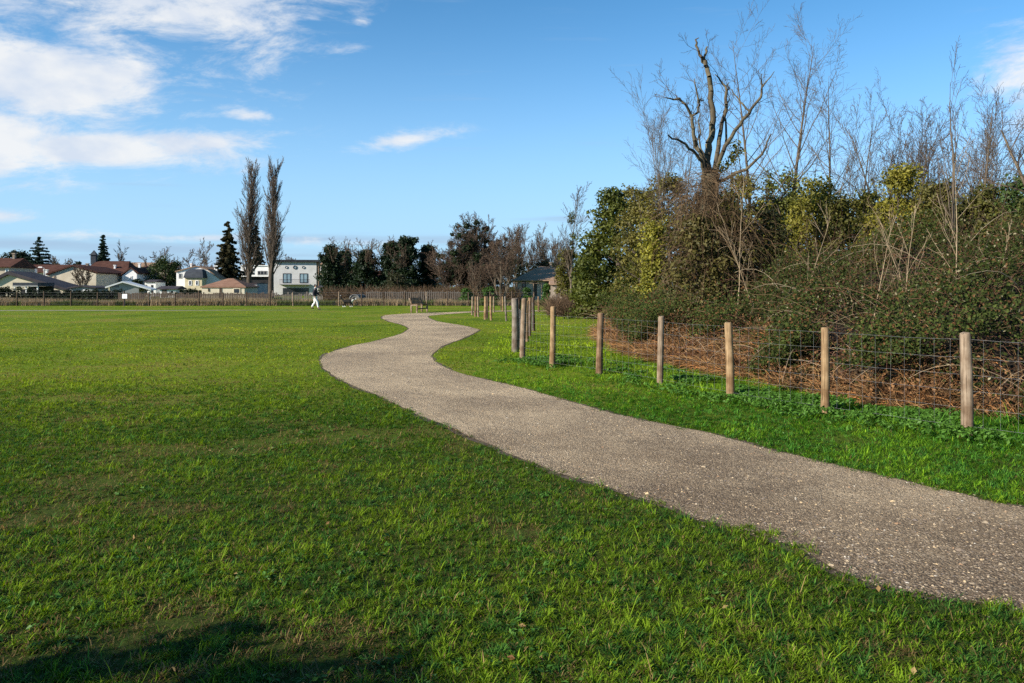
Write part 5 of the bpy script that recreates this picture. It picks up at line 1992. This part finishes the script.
def houses():
    h = House('house', 'beige two storey house with red roof cut by the left edge of the photo', -12, 110)
    h.wall(-40, 9, 267, 'beige'); h.ridge_roof(-42, 10.5, 266.5, 257, 'redroof'); h.win(4, 7.5, 268.5, 275, frame='white', pane='glass'); h.win(3, 8, 281, 289, pane='darkglass')
    h.chimney(0.2, 2.2, 253, 261, 'stonewall'); h.win(-20, -14, 269, 276, pane='darkglass')

    h = House('outbuilding', 'small plain white flat topped outbuilding beside the beige house', 17, 124, 'outbuilding')
    h.wall(10.5, 23.3, 266.8, 'white', 0, 5); h.ridge_roof(10, 24, 266.7, 265.6, 'greyroof', -.2, 5.2); h.win(18, 20, 270, 274, pane='darkglass')

    h = House('house', 'long low house with wide red brown roof and cream wall behind the gabled barn', 48, 136)
    h.wall(22, 78, 272, 'cream'); h.ridge_roof(21, 79, 272, 264, 'redroof'); h.chimney(47.4, 50.6, 270.5, 276, 'white', -1.5); h.win(28, 31, 275, 281, frame='wood_brown'); h.win(38, 41, 275, 281, frame='wood_brown')

    h = House('barn', 'low barn with one long dark roof slope running down to the right', 38, 104, 'barn')
    h.gable_wall([(-2, 281), (11, 275), (66, 291.2)], 'cream', 0, 7)
    mb = MB(); P = [(-4, 283.0), (11, 274.6), (67, 291.4)]; P = [(h.X(a), h.Z(b)) for a, b in P]
    mb.prism_y([P[0], P[1], (P[1][0], P[1][1] + .45), (P[0][0], P[0][1] + .45)], -.4, 7.4)
    mb.prism_y([(P[1][0] + .001, P[1][1]), P[2], (P[2][0], P[2][1] + .34), (P[1][0] + .001, P[1][1] + .45)], -.4, 7.4)
    mb.build('roof', M['darkroof'], h.t)
    h.opening(48, 58, 290, 300, 'door'); h.opening(22, 30, 289.2, 300, 'door')

    h = House('carport', 'open carport with flat blue grey roof in front of the long sloping barn roof', 25, 96, 'carport')
    mb = MB(); mb.box(h.X(13.5), h.X(37), 0, 5, h.Z(286.2), h.Z(282.6)); mb.build('roof', M['slate'], h.t)
    mb = MB(); mb.box(h.X(13.5), h.X(37), -.05, -.003, h.Z(286.6), h.Z(285.5)); mb.build('fascia', M['greywall'], h.t)
    for px in (14.2, 25, 35.6):
        mb = MB(); mb.box(h.X(px), h.X(px) + .14, .1, .24, 0, h.Z(286.21)); mb.build('post', M['white'], h.t)
    mb = MB(); mb.box(h.X(13.6), h.X(36.8), 4.6, 4.9, 0, h.Z(286.3)); mb.build('back_wall', M['dark'], h.t)

    h = House('barn', 'tall cream gabled barn with bare tree in front of its wall', 74, 122, 'barn')
    h.gable_wall([(50, 275.2), (73, 266.4), (95, 273.5)], 'cream', 0, 14); h.gable_roof((50, 275.2), (73, 266.4), (95, 273.5), 'redroof', -.3, 14.2, .25, .3)
    h.win(54.8, 56.6, 275.8, 279.5, frame='stonewall'); h.chimney(62, 64, 262.5, 270, 'stonewall', 10)
    bare_tree('bare_tree', 'small leafless tree against the wall of the cream gabled barn', 83, 117, 268, 'multi', 901, rad=.14, rmin=.02, stems=3)

    h = House('house', 'large old stone house with steep red roof and small bell turret', 104, 142)
    h.wall(84, 125, 273, 'stonewall'); h.ridge_roof(82, 127.5, 273, 260.3, 'redroof', -.5, 9, 1.2)
    h.win(104, 109.5, 277.2, 283.5, mull=1); h.win(96, 98.5, 277, 282, frame='wood_brown'); h.win(114.5, 117.5, 277, 282, frame='wood_brown'); h.opening(103.5, 109, 286, 296, 'door', 'wood_brown')
    h.chimney(111, 112.6, 265.5, 270, 'white', 1.2)
    b = MB(); x0 = h.X(86)
    b.box(x0 - .45, x0 + .45, 3.8, 4.7, h.Z(264), h.Z(254.5)); b.box(x0 - .62, x0 + .62, 3.63, 4.87, h.Z(254.5) + .002, h.Z(253.6))
    bt = b.build('turret', M['slate'], h.t)
    b = MB(); b.add([(x0 - .5, 3.75, h.Z(253.6) + .004), (x0 + .5, 3.75, h.Z(253.6) + .004), (x0 + .5, 4.75, h.Z(253.6) + .004), (x0 - .5, 4.75, h.Z(253.6) + .004), (x0, 4.25, h.Z(249))], [(3, 2, 1, 0), (0, 1, 4), (1, 2, 4), (2, 3, 4), (3, 0, 4)])
    b.build('spire', M['slate'], bt)

    h = House('house', 'narrow white gabled house behind the right end of the large red roof', 129, 132)
    h.gable_wall([(122.3, 276), (131, 268.6), (136.5, 274)], 'white', 0, 9); h.gable_roof((122.3, 276), (131, 268.6), (136.5, 274), 'redroof', -.2, 9.2, .25, .3); h.win(130, 132, 276, 280)
    h = House('house', 'small house with bright red roof and white chimney left of the green tree', 141, 156)
    h.wall(134, 147.5, 273.5, 'beige'); h.ridge_roof(133, 148, 273.5, 265, 'redroof', -.4, 8, 1.5); h.chimney(135, 137, 263.6, 268, 'white', 2); h.win(138.5, 140.5, 275, 278.5)
    h = House('house', 'long distant house with grey roof above the small red roof', 146, 215)
    h.wall(124, 168, 266.5, 'stonewall'); h.ridge_roof(123, 169, 266.5, 262, 'greyroof'); h.win(135, 137, 268, 271); h.win(150, 152, 268, 271)
    h = House('house', 'low white walled house peeping out below the green tree', 150, 126)
    h.wall(145, 155.5, 281.5, 'white', 0, 5); h.ridge_roof(144.5, 156, 281.5, 279.5, 'darkroof', -.2, 5.2); h.opening(151, 153, 285, 293, 'door')
    h = House('shed', 'small dark shed left of the white house with the mansard roof', 168, 112, 'shed')
    h.wall(160, 176, 288.6, 'white', 0, 4); h.ridge_roof(157, 178, 288.6, 286, 'darkroof', -.3, 4.3); h.opening(162, 167, 289, 297, 'door', 'wood_grey')

    h = House('shed', 'low white gabled shed with open carport end behind the white notice board', 129, 94, 'shed', rz=.75)
    h.gable_wall([(109, 287.2), (123, 282.6), (138.5, 287)], 'greywall', 0, 7)
    mb = MB(); P = [(h.X(a), h.Z(b)) for a, b in ((106.5, 288.2), (123, 282.6), (150.5, 290.4))]
    mb.prism_y([P[0], P[1], (P[1][0], P[1][1] + .17), (P[0][0], P[0][1] + .17)], -.3, 7.3)
    mb.prism_y([(P[1][0] + .001, P[1][1]), P[2], (P[2][0], P[2][1] + .17), (P[1][0] + .001, P[1][1] + .17)], -.3, 7.3)
    mb.build('roof', M['white'], h.t)
    h.opening(113, 119.5, 285, 287.2, 'window', 'darkglass')
    for px in (149,):
        mb = MB(); mb.box(h.X(px), h.X(px) + .12, .1, .22, 0, h.Z(290.5)); mb.build('post', M['white'], h.t)
    mb = MB(); mb.box(h.X(110), h.X(111.2), -.5, -.4, 0, h.Z(287.2)); mb.build('downpipe', M['yellow'], h.t)

    h = House('garage', 'grey garage with shallow dark roof below the cream gabled barn', 81, 101, 'garage')
    h.gable_wall([(70.5, 288.6), (82, 286.6), (94, 288.6)], 'greywall', 0, 6); h.gable_roof((70.5, 288.6), (82, 286.6), (94, 288.6), 'darkroof', -.3, 6.3, .15, .2); h.opening(83, 87.5, 289.5, 299, 'door', 'white')

    h = House('house', 'white house with curved dark slate mansard and yellow wall left of the bungalow', 197, 120)
    h.gable_wall([(177, 272), (190, 268.2), (197, 266.6), (207, 269.8), (218.5, 279)], 'white', 0, 10)
    mb = MB(); ps = [(176, 272.2), (190, 268.2), (197, 266.6), (207, 269.8), (219.5, 279.2)]
    for a, b_ in zip(ps[:-1], ps[1:]):
        mb.prism_y([(h.X(a[0]), h.Z(a[1]) + .003), (h.X(b_[0]) - .002, h.Z(b_[1]) + .003), (h.X(b_[0]) - .002, h.Z(b_[1]) + .14), (h.X(a[0]), h.Z(a[1]) + .14)], -.2, 10.2)
    mb.build('roof', M['greyroof'], h.t)
    h.win(179.3, 182.3, 273.5, 278.5, frame='greywall')
    mb = MB(); mb.box(h.X(189.5), h.X(205.7), -2.2, -.05, 0, h.Z(278)); mb.build('bay_wall', M['yellow'], h.t)
    mb = MB()
    lo = [(h.X(188.3), -2.5, h.Z(278) + .003), (h.X(207.2), -2.5, h.Z(278) + .003), (h.X(207.2), -.02, h.Z(278) + .003), (h.X(188.3), -.02, h.Z(278) + .003)]
    mid = [(h.X(189.8), -2.1, h.Z(272)), (h.X(206), -2.1, h.Z(272)), (h.X(206), -.02, h.Z(272)), (h.X(189.8), -.02, h.Z(272))]
    hi = [(h.X(193), -1.2, h.Z(269.2)), (h.X(203.5), -1.2, h.Z(269.2)), (h.X(203.5), -.02, h.Z(269.2)), (h.X(193), -.02, h.Z(269.2))]
    mb.hull(lo, mid); mb.hull(mid, hi); mb.build('mansard', M['slate'], h.t)
    h.win(193, 196, 280.5, 285.5, -2.2, frame='white'); h.win(199.5, 202.5, 280.5, 285.5, -2.2, frame='white')
    h.chimney(183, 184.4, 263.8, 271, 'white', 4); h.chimney(207, 210, 265.8, 272, 'white', 4)

    h = House('bungalow', 'low cream bungalow with hipped brown tile roof in front of the white houses', 223, 90, 'bungalow')
    h.wall(202.5, 244, 286.8, 'cream', 0, 7)
    h.ridge_roof(201, 245.5, 286.6, 278, 'brownroof', -.12, 7.1, 2.2)
    h.opening(219.5, 222, 288, 299, 'door', 'wood_brown'); h.win(233, 240, 288.2, 293.8, frame='cream', pane='darkglass'); h.win(208.5, 209.8, 288.6, 291.5, frame='wood_brown')

    h = House('garage', 'grey flat roofed garage between the bungalow and the two tall poplars', 250, 97, 'garage')
    h.wall(244.6, 257, 283.6, 'greywall', 0, 6); mb = MB(); mb.box(h.X(244.3), h.X(257.4), -.15, 6.1, h.Z(283.6) + .003, h.Z(282.9)); mb.build('roof', M['darkroof'], h.t); h.opening(249, 252, 287.5, 299, 'door', 'greyroof')

    h = House('house', 'modern white box shaped house behind the two tall poplars', 256, 140)
    h.wall(241, 268, 265.8, 'white', 0, 8, h.Z(276.6)); mb = MB(); mb.box(h.X(240.6), h.X(268.4), -.2, 8.2, h.Z(265.8) + .003, h.Z(265.1)); mb.build('roof', M['white'], h.t)
    h.win(246, 254.5, 268.2, 271.4, frame='greywall', mull=2); h.win(257.5, 267, 270.8, 275, frame='greywall', mull=2); h.opening(244, 254.5, 272.4, 274.6, 'window', 'darkglass')
    mb = MB(); mb.box(h.X(239), h.X(272), .6, 7.6, 0, h.Z(276.6) - .003); mb.build('lower_storey', M['dark'], h.t)
    h.opening(246, 251, 281, 290, 'door', 'darkglass', .6)

    h = House('house', 'white flat roofed house with three round windows above two balcony doors', 296, 140, rz=.75)
    z_t = h.Z(262)
    h.wall(274, 316.3, 262, 'render2', 0, 7)
    mb = MB(); mb.box(h.X(274) - .2, h.X(319.6), -.45, 7.4, z_t + .003, h.Z(259.8)); mb.build('roof', M['metal_dark'], h.t)
    mb = MB(); mb.box(h.X(316.3) + .003, h.X(318.6), .1, 7, 0, z_t); mb.build('side_wall', M['greyroof'], h.t)  # darker wall colour has the end face's shade painted in
    for px, r_ in ((286.6, 1.35), (295, 1.9), (303.4, 1.35)):
        c = (h.X(px), h.Z(267.4)); rr = r_ / F * 140
        mb = MB(); mb.ring(c, rr * .68, rr, -.09, -.005, 18); f_ = mb.build('round_window', M['metal_dark'], h.t)
        mb = MB(); mb.disc(c, rr * .66, -.04, -.006, 18); mb.build('pane', M['glass' if r_ > 1.5 else 'white'], f_)
    h.win(283, 291, 273.4, 283, frame='metal_dark', pane='glass', mull=1, fw=.11); h.win(299.5, 307.5, 273.4, 283, frame='metal_dark', pane='glass', mull=1, fw=.11)
    mb = MB(); mb.box(h.X(280.3), h.X(310), -1.1, -.003, h.Z(284.8), h.Z(284)); bal = mb.build('balcony', M['greywall'], h.t)
    mb = MB()
    nb = 30
    for k in range(nb + 1):
        x = h.X(280.4) + (h.X(309.9) - h.X(280.4)) * k / nb
        mb.box(x - .012, x + .012, -1.09, -1.06, h.Z(284) + .002, h.Z(284) + .75)
    mb.box(h.X(280.3), h.X(310), -1.1, -1.05, h.Z(284) + .752, h.Z(284) + .80)
    mb.build('railing', M['metal_dark'], bal)
    h.opening(283, 307.5, 288, 299, 'patio_door', 'darkglass')
    mb = MB(); mb.box(h.X(307.6), h.X(308.6), -.05, -.005, 0.02, h.Z(288)); mb.build('door_post', M['wood_brown'], h.t)

    h = House('house', 'narrow yellowish house wall showing between the round window house and dark trees', 321, 150)
    h.wall(317, 328, 264, 'yellow', 0, 8); h.ridge_roof(316.5, 329, 264, 261, 'greyroof'); h.win(320.4, 322.2, 267, 273)
    h = House('shed', 'small white shed with grey door right of the house with round windows', 320.5, 104, 'shed')
    h.wall(317.5, 325, 287, 'white', 0, 3); h.ridge_roof(317, 325.6, 287, 285.8, 'darkroof', -.2, 3.2); h.opening(318.6, 321.6, 288.5, 295.5, 'door', 'greywall')

    h = House('house', 'dark red brown house almost hidden behind the ivy clad trees', 360, 126)
    h.wall(342, 384, 278, 'brick', 0, 8); h.ridge_roof(340, 386, 278, 270, 'redroof'); h.win(350, 353, 281, 287); h.win(362, 365, 281, 287)
    h = House('house', 'pale blue grey house glimpsed right of the ivy clad trees', 441, 128)
    h.wall(434, 447, 275, 'bluewall', 0, 8); h.ridge_roof(433, 448, 275, 271.5, 'slate'); h.win(438, 440.5, 278, 284)

    h = House('house', 'old house with long grey tiled roof beyond the leafless bushy tree', 541, 88)
    h.wall(515, 560, 279.5, 'beige', 0, 8)
    mb = MB(); x0, x1 = h.X(512), h.X(562); ze = h.Z(280)
    mb.add([(x0, -.5, ze - .12), (x1, -.5, ze - .12), (x1, 8.5, ze - .12), (x0, 8.5, ze - .12), (x0, -.5, ze), (x1, -.5, ze), (x1, 8.5, ze), (x0, 8.5, ze), (h.X(541), 4, h.Z(265.3)), (h.X(556), 4, h.Z(266.2))],
           [(3, 2, 1, 0), (0, 1, 5, 4), (1, 2, 6, 5), (2, 3, 7, 6), (3, 0, 4, 7), (4, 5, 9, 8), (6, 7, 8, 9), (7, 4, 8), (5, 6, 9)])
    mb.build('roof', M['greyroof'], h.t)
    h.win(522, 526, 281.5, 287.5, frame='wood_brown'); h.win(545, 549, 281.5, 287.5, frame='wood_brown'); h.opening(533, 537, 282, 296, 'door', 'wood_brown'); h.chimney(551, 553, 262.5, 268, 'stonewall')
    # pergola poles in front of it
    t = thing('pergola', 'tall thin pale pergola frame in front of the grey roofed house', 'pergola', (wx(528, 80), 80, 0))
    for px in (513.6, 516.8, 533.6, 541.6):
        mb = MB(); x = wx(px, 80) - wx(528, 80); mb.tube((x, 0, 0), (x, 0, wz(282 if px < 520 else 283, 80)), .055, .05, 8); mb.build('post', M['post_pale'], t)
    mb = MB(); mb.tube((wx(513, 80) - wx(528, 80), 0, wz(282.6, 80)), (wx(542, 80) - wx(528, 80), 0, wz(283.6, 80)), .04, .04, 8); mb.build('beam', M['post_pale'], t)
    h = House('outbuilding', 'low pale stone outbuilding between the grey roofed house and the evergreens', 560, 70, 'outbuilding')
    h.wall(551, 572, 283.5, 'stonewall', 0, 4); h.ridge_roof(550, 573, 283.5, 280.5, 'greyroof', -.2, 4.2); h.opening(556, 559, 287, 302, 'door', 'wood_grey')

    # pale hoop tunnel behind the dog
    t = thing('garden_tunnel', 'low grey covered garden tunnel behind the fence above the dog', 'garden tunnel', (wx(354.5, 74.5), 74.5, 0))
    mb = MB(); w = 5.6 / F * 74.5; hh = wz(294.4, 74.5)
    mb.prism_y([(math.cos(math.pi * i / 14) * w, max(.02, math.sin(math.pi * i / 14) ** .7 * hh)) for i in range(15)], 0, 3.5)
    mb.build('cover', M['tarp'], t, False)
    mb = MB()
    for y in (-.05, 3.52):
        for i in range(14):
            a, b_ = math.pi * i / 14, math.pi * (i + 1) / 14
            mb.tube((math.cos(a) * w, y, max(.02, math.sin(a) ** .7 * hh)), (math.cos(b_) * w, y, max(.02, math.sin(b_) ** .7 * hh)), .03, .03, 5)
    mb.build('hoops', M['galv'], t)

    # street lamp
    Dl = 119
    t = thing('street_lamp', 'tall street lamp with pale head in front of the long red brown roof', 'street lamp', (wx(44.6, Dl), Dl, 0))
    zt = wz(267.3, Dl)
    mb = MB(); mb.tube((0, 0, 0), (0, 0, zt - .2), .09, .05, 8); mb.tube((0, 0, zt - .2), (-.35, 0, zt), .045, .04, 8); mb.build('pole', M['greywall'], t)
    mb = MB(); mb.hull([(-.95, -.13, zt - .04), (-.30, -.10, zt - .04), (-.30, .10, zt - .04), (-.95, .13, zt - .04)], [(-.85, -.07, zt + .10), (-.35, -.05, zt + .08), (-.35, .05, zt + .08), (-.85, .07, zt + .10)]); mb.build('lamp_head', M['white'], t)


M['render2'] = mat_noise('off white render', (.52, .51, .49), (.62, .61, .59), .7)
M['brick'] = mat_noise('dark red brick', (.08, .04, .03), (.15, .08, .06), 2)
M['bluewall'] = mat_noise('blue grey render', (.30, .33, .42), (.40, .43, .52), .8)
M['tarp'] = mat_noise('grey sheeting', (.09, .09, .08), (.16, .155, .14), 2)
houses()


# ------------------------------------------------------------------ far trees
def far_trees():
    GA, GB = (.010, .022, .010), (.032, .050, .016)
    evergreen('round_evergreen', 'broad dark evergreen tree above the roofs near the left edge', 19, 152, 249, 32, 1001, (.008, .016, .010), (.022, .034, .014), n=90, per=70, size=.22, crad=1.3, z0=2.5, trunk_r=.3)
    conifer('cedar', 'blue green cedar with flat spreading boughs above the long red brown roof', 39, 150, 238, 36, 1004, (.014, .028, .022), (.034, .058, .042), tiers=11, z0f=.42, droop=-.04, needle=.16, per=20, pw=.9, jit=.5)
    evergreen('small_evergreen', 'small dark evergreen between the cedar and the bell turret', 79, 150, 261, 14, 1006, (.010, .02, .010), (.03, .045, .018), n=30, per=60, size=.2, crad=.8, z0=2)
    conifer('spruce', 'pointed dark spruce behind the large red roof', 103, 158, 235.5, 24, 1007, (.014, .030, .020), (.034, .056, .034), tiers=24, z0f=.2, droop=-.25, needle=.16, per=20)
    G4 = 'leafless trees behind the far houses'
    bare_tree('bare_tree', 'leafless tree with upright forked boughs right of the pointed spruce', 119, 160, 239, 'dome', 1011, stems=11, wpx=24, rad=.25, rmin=.028, twig='twig_grey', group=G4)
    bare_tree('bare_tree', 'broad leafless tree above the green tree, left of the white mansard house', 160, 170, 246, 'dome', 1012, stems=11, wpx=40, rad=.28, rmin=.03, twig='twig', group=G4)
    bare_tree('bare_tree', 'leafless tree directly behind the chimneys of the white mansard house', 184, 165, 248, 'dome', 1013, stems=11, wpx=30, rad=.25, rmin=.03, twig='twig', group=G4)
    bare_tree('bare_tree', 'large leafless tree with pale boughs left of the tall dark conifer', 206, 140, 237, 'dome', 1014, stems=11, wpx=38, rad=.28, rmin=.026, twig='twig_grey', bark='bark', group=G4)
    bare_tree('bare_tree', 'leafless tree seen low over the flat roof of the house with round windows', 291, 175, 254, 'spread', 1015, wpx=26, rad=.2, rmin=.03, twig='twig_grey', group=G4)
    bare_tree('bare_tree', 'small leafless tree above the fence of long grey roofed distant house', 62, 170, 255, 'spread', 1016, wpx=20, rad=.2, rmin=.03, twig='twig_grey', group=G4)
    evergreen('broad_green_tree', 'full mid green tree between the small red roof and the white mansard house', 165, 138, 256, 34, 1021, (.018, .034, .010), (.052, .075, .018), n=80, per=80, size=.15, crad=.95, z0=.6, trunk_r=.25)
    conifer('tall_conifer', 'tall ragged dark conifer with pointed top left of the poplars', 228, 126, 222.5, 34, 1023, (.024, .026, .012), (.072, .060, .026), tiers=22, z0f=.08, droop=-.30, needle=.19, per=22, pw=.62, jit=2.2)
    conifer('conifer', 'dark conifer showing between the two poplars', 256, 152, 226, 25, 1025, (.014, .020, .012), (.040, .038, .020), tiers=24, z0f=.16, droop=-.25, needle=.17, per=20, pw=.7)
    evergreen('dark_shrub', 'dark garden shrub left of the bungalow', 188, 108, 289, 30, 1027, (.010, .016, .008), (.03, .04, .015), n=40, per=60, size=.11, crad=.4, z0=.2, cat='shrub', trunk_r=.06)
    evergreen('dark_shrub', 'dark clipped shrub below the narrow white gabled house', 137, 118, 279.5, 22, 1028, (.008, .018, .008), (.022, .04, .014), n=40, per=60, size=.13, crad=.5, z0=.2, cat='shrub', trunk_r=.06)
    bare_tree('poplar', 'left poplar of the two tall leafless ones, ragged on its left side', 249, 116, 156, 'poplar', 1031, wpx=22, rad=.40, rmin=.015, bark='bark_dark', twig='twig_grey', group='two tall leafless poplars')
    bare_tree('poplar', 'right poplar of the two tall leafless ones, narrow and dense', 271, 114, 155, 'poplar', 1032, wpx=21, rad=.42, rmin=.015, bark='bark_dark', twig='twig_grey', group='two tall leafless poplars')

    # ivy clad trees right of the houses
    G5 = 'ivy clad trees beyond the dog and the bench'
    for i, (px, D, yt, ivt, w, lab) in enumerate([(331, 92, 236, 247, 27, 'ivy clad tree nearest the house with round windows, twiggy top'),
                                                  (345, 96, 238, 251, 22, 'slim ivy clad tree squeezed against the one by the house'),
                                                  (366, 92, 236, 252, 34, 'ivy clad tree above the dog, its twigs fanning over dark ivy'),
                                                  (392, 92, 235, 244, 34, 'tall broad ivy clad tree left of the bench'),
                                                  (408, 90, 236, 239, 34, 'tallest dark ivy clad tree right behind the bench'),
                                                  (428, 92, 240, 248, 24, 'ivy clad tree at the right end of the dark clump')]):
        t, g = bare_tree('ivy_tree', lab, px, D, yt, 'spread', 1041 + i, wpx=w * 1.2, over=dict(kids=[9, 7, 4, 3]), rad=.22, rmin=.012, twig='twig', group=G5)
        zt = wz(ivt, D)
        rng = np.random.default_rng(1060 + i)
        rx = w / 2 / F * D
        cen = blob_centres(rng, 140, rx * .9, rx * .9, .3, zt, lambda h: (1.02 - .62 * h ** 1.8) * (.8 + .2 * math.sin(h * 17 + i)))
        leaf_part('ivy', t, cen, .6 * (.6 + .7 * rng.random(140)), 75, .13, (.007, .017, .008), (.024, .042, .014), 1070 + i)
    evergreen('dark_shrub', 'low scrubby olive bush between bench and dark clump of ivy clad trees', 397, 84, 272, 30, 1081, (.022, .026, .012), (.05, .052, .02), n=50, per=60, size=.10, crad=.5, z0=.2, cat='shrub', trunk_r=.06)

    # the big domed tree
    t, g = bare_tree('ivy_tree', 'big domed leafless tree with dark ivy up its limbs beyond the stakes', 474, 86, 209, 'dome', 1091, wpx=68, rad=.34, rmin=.015, over=dict(kids=[10, 7, 5]), twig='twig', bark='bark_dark', stems=60)
    ivy_on(t, g, .5, wz(226, 86), 190, .46, 80, .11, (.008, .018, .008), (.030, .048, .014), 1092)
    t, g = bare_tree('bushy_tree', 'wide brown leafless bushy tree under the left side of the big domed tree', 452, 84, 246, 'multi', 1093, wpx=46, rad=.12, rmin=.012, stems=8, twig='twig_red', spread=.42)
    leaf_part('ivy', t, blob_centres(np.random.default_rng(3), 40, 2.6, 1.5, .2, 2.6, lambda h: 1 - .5 * h), .5, 60, .09, (.020, .022, .010), (.05, .045, .018), 1094)
    t, g = bare_tree('bushy_tree', 'reddish brown leafless bushy tree in front of the right side of the big domed tree', 501, 76, 224, 'multi', 1095, wpx=50, rad=.13, rmin=.010, stems=5, twig='twig_red', spread=.22)
    bare_tree('bushy_tree', 'low reddish leafless bush below the big domed tree', 482, 78, 256, 'multi', 1096, wpx=46, rad=.10, rmin=.011, stems=7, twig='twig_red', spread=.4)
    G6 = 'leafless trees behind the grey roofed house'
    for i, (px, D, yt, sty, lab) in enumerate([(517, 112, 224, 'multi', 'dark leafless tree touching the right side of the big domed tree'), (529, 118, 222, 'multi', 'leafless tree with upright twigs above the left of the grey roof'),
                                               (541, 115, 222, 'slender', 'narrow upright leafless tree above the middle of the grey roof'), (552, 122, 232, 'multi', 'thin pale leafless tree above the right end of the grey roof'), (508, 108, 232, 'multi', 'leafless tree directly behind the reddish bushy tree'),
                                               (564, 110, 236, 'multi', 'leafless tree behind the thin tree with two ivy clumps')]):
        t, g = bare_tree('bare_tree', lab, px, D, yt, sty, 1101 + i, wpx=26 if sty == 'multi' else 17, rad=.12, rmin=.015, stems=5 if sty == 'multi' else 1, twig='twig', group=G6, spread=.16)
        ivy_on(t, g, .5, 5, 20, .7, 50, .13, (.012, .018, .010), (.035, .04, .016), 1110 + i)
    # thin tree with clumps near the evergreens
    t, g = bare_tree('thin_tree', 'thin leafless tree carrying two green clumps of mistletoe left of the evergreens', 571, 50, 181, 'slender', 1121, wpx=34, rad=.09, rmin=.008, twig='twig', over=dict(up=[.06, .14, .12, .08], ang=[34, 30, 34], start=[.22, .15, .1]))
    for k_, (cs, rs) in enumerate((([(.06, 0, wz(216, 50)), (.0, 0, wz(221, 50))], [.3, .25]), ([(.1, 0, wz(236, 50)), (.02, 0, wz(243, 50))], [.28, .22]))):
        leaf_part('mistletoe', t, cs, rs, 130, .05, (.035, .045, .008), (.10, .10, .018), 1122 + 50 * k_)
    evergreen('yellow_bush', 'yellowish green bush with dark trunk at the foot of the thin tree', 568, 52, 246, 30, 1123, (.035, .042, .008), (.13, .115, .018), n=60, per=80, size=.065, crad=.4, z0=1.0, cat='bush', trunk_r=.12)
    evergreen('yellow_bush', 'dark olive bush left of the evergreens, behind the yellowish bush', 578, 56, 256, 24, 1124, (.02, .03, .008), (.07, .075, .016), n=50, per=80, size=.065, crad=.4, z0=.2, cat='bush', trunk_r=.12)
    G7 = 'small bright green shrubs beyond the stakes'
    for i, (px, w, yt, lab) in enumerate([(489, 15, 286, 'small bright green shrub directly behind the middle stakes'), (527, 9, 286, 'small bright green shrub between the pergola posts'), (547, 10, 283, 'bright green upright shrub right of the pergola'), (466, 16, 288, 'dull green shrub left of the stakes'), (586, 14, 288, 'bright green shrub at the foot of the small rounded evergreen')]):
        evergreen('green_shrub', lab, px, 71 if px < 580 else 48, yt, w, 1130 + 3 * i, (.025, .06, .010), (.06, .12, .02), n=22, per=70, size=.09, crad=.34, z0=.1, cat='shrub', trunk_r=.05, group=G7)
    # brown scrub behind the far fences
    rng = np.random.default_rng(1150)
    for i, (px0, px1, D, yt, lab) in enumerate([(322, 440, 80, 287, 'low dark brown scrub at the foot of the ivy clad trees'), (440, 520, 79, 286, 'low brown scrub at the foot of the big domed tree'), (548, 612, 44, 296, 'low brown scrub at the left end of the thicket')]):
        n = 2600
        x = wx(px0, D) + (wx(px1, D) - wx(px0, D)) * rng.random(n)
        y = D + rng.normal(size=n) * .8
        hh = wz(yt, D)
        p = np.stack([x, y, hh * .5 * rng.random(n) ** 1.5], 1)
        d = norm(rng.normal(size=(n, 3)) * .55 + np.array([0, 0, .9]))
        P0, P1, R0, R1, CC = [], [], [], [], []
        c = mix((.05, .032, .02), (.15, .095, .055), rng.random(n))
        rad = np.full(n, .006 + .00012 * D)
        for j in range(3):
            q = p + d * (hh * .25)
            P0.append(p); P1.append(q); R0.append(rad); R1.append(rad * .8); CC.append(c); p = q; rad = rad * .8
            d = norm(d + rng.normal(size=(n, 3)) * .3 - np.array([0, 0, .12]))
        V, Q = tubes((np.concatenate(P0), np.concatenate(P1), np.concatenate(R0), np.concatenate(R1)), 3)
        o = mesh_np('scrub', V, [Q], M['twigcol'], cols=np.repeat(np.concatenate(CC), 6, axis=0))
        tag(o, lab, 'scrub', kind='stuff')
    # the evergreen behind the photographer whose shade falls on the near grass
    evergreen('holm_oak', 'evergreen tree left of the camera that shades the nearest grass', wx(0, 1) * 0 + 512, 1, 286, 1, 1200, DG_A, DG_B, n=4, per=4, size=.02, crad=.1) if False else None


def shade_tree():
    t = thing('holm_oak', 'evergreen tree just outside the frame whose shade falls on the nearest grass', 'tree', (-6.85, -1.15, 0))
    rng = np.random.default_rng(1201)
    cen = blob_centres(rng, 150, 1.9, 1.9, .5, 3.2, lambda h: (max(0, 1 - (abs(h - .45) / .6) ** 2.2)) ** .6 + .05)
    leaf_part('crown', t, cen, .34 * (.5 + .8 * rng.random(150)), 60, .06, DG_A, DG_B, 1202)
    mb = MB(); mb.tube((0, 0, 0), (0, 0, 2.6), .14, .05, 8); mb.build('trunk', M['bark_dark'], t)


def far_wood():
    """distant belt of winter trees closing the horizon"""
    rng = np.random.default_rng(1301)
    n = 900
    x = -260 + 560 * rng.random(n)
    y = 235 + 40 * rng.random(n)
    top = 2.6 + 4.6 * fbm(x, y * .2, 22, 1302, 4)
    top = np.where(x > 22, top + 2.5, top)
    cen = np.stack([x, y, top * rng.random(n) ** .6], 1)
    V, Fs, C = leaf_clumps(cen, 1.5 + 1.2 * rng.random(n), 46, .42, (.030, .026, .018), (.070, .058, .042), rng=rng, squash=.8)
    o = mesh_np('far_wood', V, Fs, M['matt_leaf'], cols=C)
    tag(o, 'low belt of distant winter trees along the horizon behind the houses', 'distant wood', kind='stuff')


far_trees(); shade_tree(); far_wood()
